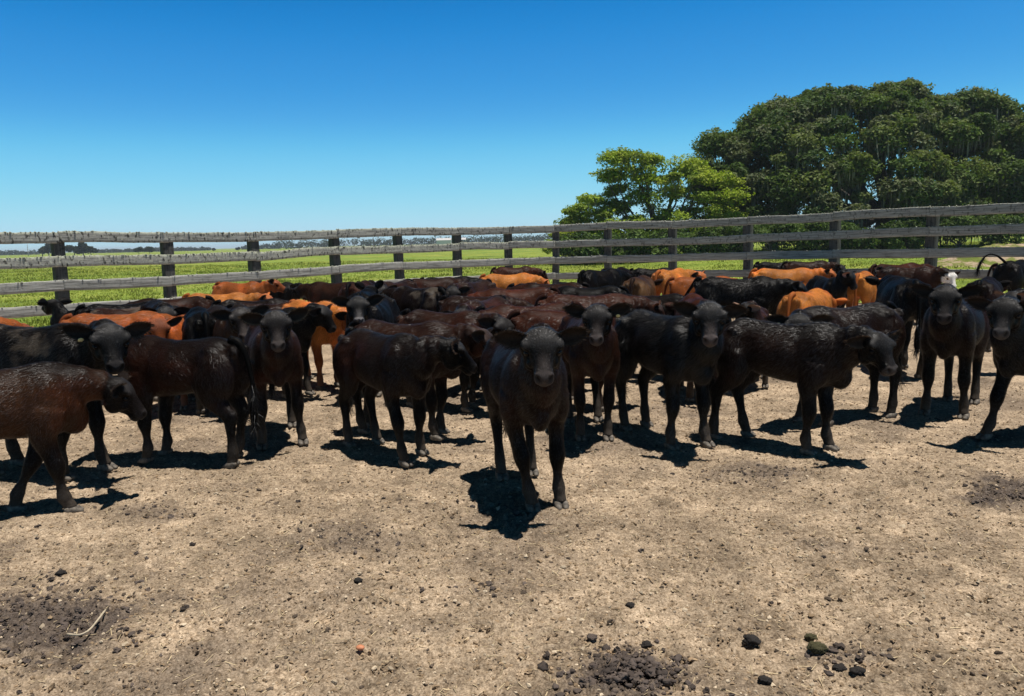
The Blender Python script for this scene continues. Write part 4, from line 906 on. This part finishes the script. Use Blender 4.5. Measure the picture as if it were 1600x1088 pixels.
def moss(cl, frac, per, L0, L1, w):
    cl = np.asarray(cl); k = [c for c in cl if rng.uniform() < frac]
    if not k: return None
    c = np.repeat(np.array(k), per, 0); n = len(c); a = rng.uniform(0, 6.28, n); r = np.sqrt(rng.uniform(.0, 1, n)) * .98
    p = c[:, :3] + np.stack([np.cos(a) * r * c[:, 3], np.sin(a) * r * c[:, 4], -c[:, 5] * .55 * np.sqrt(1 - r * r * .9)], -1)
    grp = vnoise(p * 1.3, 8); L = rng.uniform(L0, L1, n) * (.35 + 1.3 * grp ** 2); th = rng.uniform(0, 3.14, n); ww = w * rng.uniform(.4, 1.3, n); s = np.stack([np.cos(th), np.sin(th), 0 * th], -1) * ww[:, None]
    dr = np.stack([rng.normal(0, .05, n), rng.normal(0, .05, n), -np.ones(n)], -1) * L[:, None]
    V = np.stack([p - s * .5, p + s * .5, p + dr * .5 + s * .8, p + dr, p + dr * .45 - s], 1); F = []
    V = V.reshape(-1, 3); i = np.arange(n) * 5; F4 = np.stack([i, i + 1, i + 2, i + 4], -1); F3 = np.stack([i + 4, i + 2, i + 3], -1)
    C = np.repeat(np.array([.20, .195, .145]) * rng.uniform(.45, 1.35, n)[:, None], 5, 0); return V, F3, F4, C
def tree(name, label, base, cl, per, size, cols, trunk_h, thick, nl, mossy=0, mossargs=(30, .4, 1.6, .05), up=.55, shell=.38, seed=0, group=None, cat='tree', asp=.5):
    root = empty(name, base); tag(root, label, cat, group); b = np.array(base, float); c2 = np.asarray(cl, float).copy(); c2[:, :3] -= b
    V, F, C = leaves(c2, per, size, cols, up, shell, asp); link('crown', make_mesh('crown', V, F, M_LEAF, False, C), root)
    link('trunk', limbs((0, 0, 0), 0, c2, nl, trunk_h, seed, thick).mesh('trunk', M_BARK), root)
    if mossy:
        ms = moss(c2, mossy, *mossargs)
        if ms: tag(link('hanging_moss', make_mesh('hanging_moss', ms[0], [ms[1], ms[2]], M_MOSS, False, ms[3]), root), kind='stuff')
    return root
def dome(prof, ybot, D, Rd, n, r0, r1, flat, seed, ground=.4):
    """clumps over the near and upper side of a broad crown whose top outline is prof [(px, py)]"""
    g = np.random.default_rng(seed); pr = np.array(prof, float); out = []; xs = np.linspace(pr[0, 0], pr[-1, 0], 120); pr = np.stack([xs, np.interp(xs, pr[:, 0], pr[:, 1]) + (vnoise2(xs / 26, xs * 0 + seed, 5) - .5) * 20 * (n > 100) + (vnoise2(xs / 9, xs * 0 + seed, 7) - .5) * 16 * (n > 100)], -1)
    for k in range(n):
        px = g.uniform(pr[0, 0], pr[-1, 0]); py = np.interp(px, pr[:, 0], pr[:, 1]); top = at_depth(px, py, D)[2]; bot = at_depth(px, ybot, D)[2]
        edge = max(0.0, 1 - abs(2 * (px - pr[0, 0]) / (pr[-1, 0] - pr[0, 0]) - 1) ** 2.5); r = g.uniform(r0, r1)
        hf = (k % 10 > 2) * g.uniform(0, 1) ** .85 or 1.0; sg = -1 if g.uniform() < .8 else .7
        dy = sg * Rd * math.sqrt(max(0, 1 - hf ** 2.2)) * (.3 + .7 * edge); h = bot + (top - bot - r * flat * .8) * hf; d = D + dy + g.uniform(-.9, .9)
        h = 1.6 + (h - 1.6) * d / D
        if n > 100 and vnoise(np.array([[px / 22.0, h * .55, seed]]), 4)[0] < .42 and hf < .9: continue
        x = ray(px, 400)[0] / ray(px, 400)[1] * d
        out.append((x, d, h, r, r * g.uniform(.8, 1.1), r * flat * g.uniform(.8, 1.25)))
    return out
DARK = [(.080, .130, .030), (.105, .155, .036), (.058, .098, .028), (.150, .180, .055), (.130, .145, .075)]
def gz(x, y): return float(terrain(np.array([x]), np.array([y]))[0]) - .05
main = [(x, y + 13) for x, y in [(1140, 300), (1150, 235), (1165, 188), (1184, 166), (1215, 160), (1248, 138), (1304, 131), (1369, 127), (1415, 131), (1452, 143), (1484, 134), (1530, 143), (1556, 156), (1568, 205), (1580, 300)]]
cl = dome(main, 355, 62, 8.5, 520, .5, 1.35, .58, 3) + dome([(x, y + 22) for x, y in main], 372, 64, 2.5, 70, 1.7, 2.4, .75, 13)
c0 = at_depth(1380, 395, 63); B0 = (c0[0], 63, gz(c0[0], 63))
tree('moss_draped_tree', 'broad dark green tree hung with grey moss, largest behind the fence', B0, cl, 680, .15, DARK, 3.2, .75, 26, .6, (40, .4, 1.9, .05), seed=1, group='dark trees behind the fence')
cl = dome([(1545, 260), (1567, 187), (1600, 176), (1650, 160), (1700, 168), (1750, 200), (1790, 290)], 358, 60, 6, 170, .55, 1.35, .6, 5) + dome([(1560, 280), (1600, 205), (1700, 205), (1770, 290)], 370, 62, 2, 22, 1.6, 2.2, .75, 15); c0 = at_depth(1660, 395, 61)
tree('moss_draped_tree', 'dark mossy tree cut off by the right edge of the picture', (c0[0], 61, gz(c0[0], 61)), cl, 680, .15, DARK, 3, .5, 14, .6, (34, .3, 1.4, .05), seed=2, group='dark trees behind the fence')
cl = dome([(1090, 240), (1096, 222), (1112, 212), (1135, 214), (1152, 228), (1165, 250)], 385, 60, 2.4, 24, .8, 1.25, .7, 6); c0 = at_depth(1125, 397, 60.5)
tree('moss_draped_tree', 'narrow dark tree between the pale tree and the broad mossy tree', (c0[0], 60.5, gz(c0[0], 60.5)), cl, 1500, .13, DARK, 4, .3, 9, .4, (40, .4, 1.1, .05), seed=3, group='dark trees behind the fence')
PALE = [(.23, .31, .030), (.28, .36, .034), (.19, .265, .028), (.31, .36, .045), (.14, .195, .026)]
pads = [(955, 240, 22), (985, 236, 26), (1015, 240, 24), (948, 268, 20), (978, 260, 24), (1010, 265, 20), (1065, 250, 24), (1045, 268, 18), (1088, 262, 18), (935, 300, 26), (962, 288, 18), (905, 318, 16), (898, 334, 22), (930, 325, 24), (965, 310, 20), (1010, 296, 26),
        (1060, 292, 24), (1108, 272, 24), (1132, 280, 20), (1095, 300, 24), (1130, 305, 20), (1075, 322, 24), (1120, 328, 22), (1142, 330, 18), (1040, 330, 22), (990, 338, 24), (955, 346, 24), (915, 352, 24), (885, 352, 16), (880, 362, 14), (1050, 352, 26), (1100, 352, 24), (1000, 360, 24), (1145, 300, 14), (925, 380, 26), (965, 384, 26), (1010, 386, 26), (895, 380, 20), (870, 374, 16), (945, 365, 22), (985, 370, 24), (1030, 368, 24), (1075, 372, 24), (1125, 372, 24), (915, 370, 20), (1050, 392, 24), (1100, 390, 24)]
cl = []
for px, py, r in pads:
    for q in range(4):
        d = 56 + rng.uniform(-2.2, 2.2); w = at_depth(px + rng.normal(0, .45) * r, py + 11 + rng.normal(0, 5), d); r2 = r / 1200 * 56 * rng.uniform(.55, 1.05); cl.append((*w, r2, r2, r2 * rng.uniform(.38, .62)))
low = [c for c in cl if c[2] < 2.6]; c0 = at_depth(1030, 397, 56.5)
tree('pale_tree', 'bright yellow green tree with flat layered branches and bare limbs showing', (c0[0], 56.5, gz(c0[0], 56.5)), cl, 430, .115, PALE, 1.6, .34, 26, .3, (14, .3, .8, .035), up=.9, shell=.35, seed=4)
# understorey
for k, (px, yt, d, wd, lb) in enumerate([(893, 368, 52, 2.2, 'low dark shrub at the far left of the tree clump'), (945, 372, 51, 2.6, 'dark shrub beneath the left limbs of the pale tree'), (1010, 366, 51, 2.6, 'leafy dark shrub beneath the middle of the pale tree'), (1075, 360, 51, 2.5, 'dark shrub below the right limbs of the pale tree'),
        (1140, 352, 51, 2.6, 'dark shrub below the narrow dark tree'), (1205, 350, 51, 2.8, 'dark shrub under the left side of the broad mossy tree'), (1275, 345, 52, 2.9, 'dark shrub under the middle of the broad mossy tree'), (1345, 342, 52, 2.9, 'dark shrub right of centre under the broad mossy tree'), (1420, 345, 52, 2.8, 'dark shrub under the right side of the broad mossy tree'),
        (1500, 340, 53, 3.0, 'dark shrub behind the earth mound, nearest the right edge tree'), (1590, 340, 53, 3.0, 'dark shrub by the right edge under the cut off tree')]):
    w = at_depth(px, yt, d); g0 = gz(w[0], d); h = w[2] - g0; cl = []
    for q in range(11):
        cl.append((w[0] + rng.uniform(-.5, .5) * wd * 1.1, d + rng.uniform(-.9, .9), g0 + h * rng.uniform(.18, .9), rng.uniform(.5, .85), rng.uniform(.5, .8), rng.uniform(.4, .6)))
    tree('dark_shrub', lb, (w[0], d, g0), cl, 520, .12, DARK[:3] + [(.045, .075, .016)], .5, .07, 8, seed=k, group='shrubs under the trees', cat='shrub')
# earth mound beyond the fence on the right
hx = np.linspace(-5.5, 6.5, 90); hy = np.linspace(-3, 3, 46); X, Y = np.meshgrid(hx, hy); m0 = at_depth(1560, 398, 36)
H = .98 * np.exp(-(np.abs(X - 1) / 3.6) ** 2.6) * np.exp(-(Y / 1.7) ** 2) * (.7 + .6 * fbm2(X * .7, Y * .7, 4, 8)) + (fbm2(X * 3, Y * 3, 4, 9) - .5) * .14 - .18
def mound_material():
    m, t, b = nmat('mound_earth', .95, .1); g = N(t, 'ShaderNodeNewGeometry'); n = N(t, 'ShaderNodeTexNoise', Scale=1.1, Detail=6.0, Roughness=.65); t.links.new(g.outputs['Position'], n.inputs['Vector'])
    r = ramp(t, n.outputs[0], [(.36, (.12, .15, .03)), (.47, (.17, .18, .05)), (.53, (.34, .26, .17)), (.7, (.42, .33, .24))]); t.links.new(r.outputs[0], b.inputs['Base Color']); n2 = N(t, 'ShaderNodeTexNoise', Scale=9.0, Detail=5.0); t.links.new(g.outputs['Position'], n2.inputs['Vector']); bump(t, b, n2.outputs[0], .9, .12); return m
i = (np.arange(45)[:, None] * 90 + np.arange(89)[None]).ravel()
tag(link('earth_mound', make_mesh('earth_mound', np.stack([X.ravel(), Y.ravel(), H.ravel()], -1), np.stack([i, i + 1, i + 91, i + 90], -1), mound_material()), None, (m0[0], 36, gz(m0[0], 36))), kind='structure')
# pasture grass
n = 130000; y = 14 + 66 * rng.uniform(0, 1, n) ** 1.35; x = rng.uniform(-1, 1, n) * (y * .70 + 2); keep = ~inside(x, y, -.35); x, y = x[keep], y[keep]; n = len(x)
pt = fbm2(x * .35, y * .35, 4, 71); tall = sstep(.5, .75, fbm2(x * .8, y * .8, 3, 72)); h = rng.uniform(.03, .08, n) * (.7 + 1.3 * tall) * (1 + .5 * sstep(20, 60, y)); th = rng.uniform(0, 3.14, n); w = .010 * (1 + y / 22) * rng.uniform(.6, 1.3, n)
z = terrain(x, y) - .06 + (fbm2(x * .12, y * .12, 3, 2) - .5) * .16 * sstep(24, 30, y); s = np.stack([np.cos(th), np.sin(th), 0 * th], -1) * w[:, None]; p = np.stack([x, y, z - .01], -1); tp = p + np.stack([rng.normal(0, .5, n) * h, rng.normal(0, .5, n) * h, h], -1)
C = np.repeat((np.array([.22, .275, .042]) * (1 - pt[:, None]) + np.array([.33, .345, .07]) * pt[:, None]) * rng.uniform(.6, 1.3, n)[:, None] * (1 - .35 * tall[:, None]), 3, 0)
tag(link('pasture_grass', make_mesh('pasture_grass', np.stack([p - s, p + s, tp], 1).reshape(-1, 3), np.arange(n * 3).reshape(-1, 3), M_GRASS, False, C)), 'short bright green grass of the pasture beyond the fence', 'grass', kind='stuff')
# dry weeds on the fence bay left of centre
FAR = [(.030, .042, .018), (.036, .050, .022), (.028, .036, .018)]
def far_tree(px, ytop, ybase, wpx, D, lb, per=240, name='far_tree', grp='single trees far across the pasture'):
    b = at_depth(px, ybase, D); b[2] = -.06; top = at_depth(px, ytop, D)[2]; wd = wpx / 1200 * D / 2; cl = []
    for k in range(9):
        u_ = rng.uniform(-.7, .7); h = top * rng.uniform(.42, .86) * (1 - .25 * u_ * u_); cl.append((b[0] + u_ * wd, b[1] + rng.uniform(-.5, .5) * wd, h, wd * .42, wd * .42, top * .20))
    tree(name, lb, tuple(b), cl, per, top * .085, FAR, top * .35, top * .035, 5, seed=int(px), group=grp)
far_tree(66, 383, 396, 14, 330, 'small round tree on the horizon, leftmost above the second rail')
far_tree(76, 379, 396, 12, 330, 'taller slim tree on the horizon just left of the first post')
far_tree(116, 382, 397, 22, 300, 'dense clump of trees on the horizon right of the first post')
far_tree(130, 378, 397, 16, 300, 'tallest pointed tree on the horizon right of the first post')
far_tree(142, 385, 397, 16, 300, 'low tree at the right end of the horizon clump by the first post')
far_tree(217, 386, 396, 16, 340, 'flat topped block of trees on the horizon, its left half')
far_tree(234, 386, 396, 18, 340, 'flat topped block of trees on the horizon, its right half')
far_tree(334, 388, 393, 7, 420, 'tiny lone tree on the horizon left of the third post')
far_tree(372, 386, 392, 7, 420, 'tiny lone tree on the horizon just left of the third post')
def woodland(segs, D, lb):
    cl = []; 
    for x0, x1, hp in segs:
        px = x0
        while px < x1:
            h = hp * rng.uniform(.55, 1.15) / 1200 * D; w = h * rng.uniform(.7, 1.3); b = at_depth(px, 390, D + rng.uniform(-30, 30)); cl.append((b[0], b[1], h * .5, w * .6, w * .6, h * .52)); px += w * 1200 / D * rng.uniform(.45, .8)
    V, F, C = leaves(cl, 90, D / 1200 * 1.5, FAR); tag(link('far_woodland', make_mesh('far_woodland', V, F, M_LEAF, False, C)), lb, 'woodland', kind='stuff')
woodland([(-300, 60, 6.5), (148, 330, 5), (380, 440, 7), (430, 540, 13), (540, 640, 13), (640, 900, 12), (900, 1900, 13)], 720, 'low dark line of woodland along the horizon')
woodland([(440, 520, 10), (560, 610, 10), (655, 690, 15), (725, 800, 13), (810, 870, 15)], 560, 'taller nearer woods on the horizon behind the middle of the fence')
M_SHED = flat_material('shed_wall', (.62, .62, .60)); M_SHROOF = flat_material('shed_roof', (.50, .48, .47))
for px, wpx, lb in ((694, 22, 'pale long shed on the far horizon between two posts'), (722, 12, 'smaller pale shed on the far horizon beside the long one')):
    b = at_depth(px, 385, 540); b[2] = 0; wd = wpx / 1200 * 540; root = empty('far_shed', tuple(b)); tag(root, lb, 'shed', 'sheds on the horizon')
    V = [(sx * wd / 2, sy * 3, z) for z in (0, 3.6) for sx, sy in ((-1, -1), (1, -1), (1, 1), (-1, 1))]; link('wall', make_mesh('wall', V, np.array([(0, 1, 5, 4), (1, 2, 6, 5), (2, 3, 7, 6), (3, 0, 4, 7)]), M_SHED, False), root)
    V = [(-wd / 2 - .3, -3.4, 3.55), (wd / 2 + .3, -3.4, 3.55), (wd / 2 + .3, 0, 5.0), (-wd / 2 - .3, 0, 5.0), (-wd / 2 - .3, 3.4, 3.55), (wd / 2 + .3, 3.4, 3.55)]; link('roof', make_mesh('roof', V, np.array([(0, 1, 2, 3), (3, 2, 5, 4)]), M_SHROOF, False), root)
b = at_depth(44, 396, 420); b[2] = 0; mz = at_depth(44, 381, 420)[2]
V, F3, F4, _, _ = loft(np.array([(0, 0, -.5), (0, 0, mz * .5), (0, 0, mz)]), [.22, .16, .1], [.22, .16, .1], None, (1, 0, 0), 8, 2)
tag(link('radio_mast', make_mesh('radio_mast', V, [F3, F4], flat_material('steel', (.3, .3, .3))), None, tuple(b)), 'thin grey mast on the horizon near the left edge', 'mast')
# thin air between here and the horizon
hz = [(-4500, 4500), (-600, 6000), (-1.6, 19)]
V = [(x, y, z) for z in hz[2] for x, y in ((hz[0][0], hz[1][0]), (hz[0][1], hz[1][0]), (hz[0][1], hz[1][1]), (hz[0][0], hz[1][1]))]
M_HAZE = bpy.data.materials.new('haze'); M_HAZE.use_nodes = True; nt = M_HAZE.node_tree; nt.nodes.clear(); vo = nt.nodes.new('ShaderNodeOutputMaterial'); pv = nt.nodes.new('ShaderNodeVolumePrincipled')
pv.inputs['Density'].default_value = .00028; pv.inputs['Color'].default_value = (.80, .90, 1, 1); nt.links.new(pv.outputs[0], vo.inputs['Volume'])
tag(link('haze', make_mesh('haze', V, np.array([(3, 2, 1, 0), (4, 5, 6, 7), (0, 1, 5, 4), (1, 2, 6, 5), (2, 3, 7, 6), (3, 0, 4, 7)]), M_HAZE, False)), 'faint bluish haze over the far pasture', 'haze', kind='stuff')
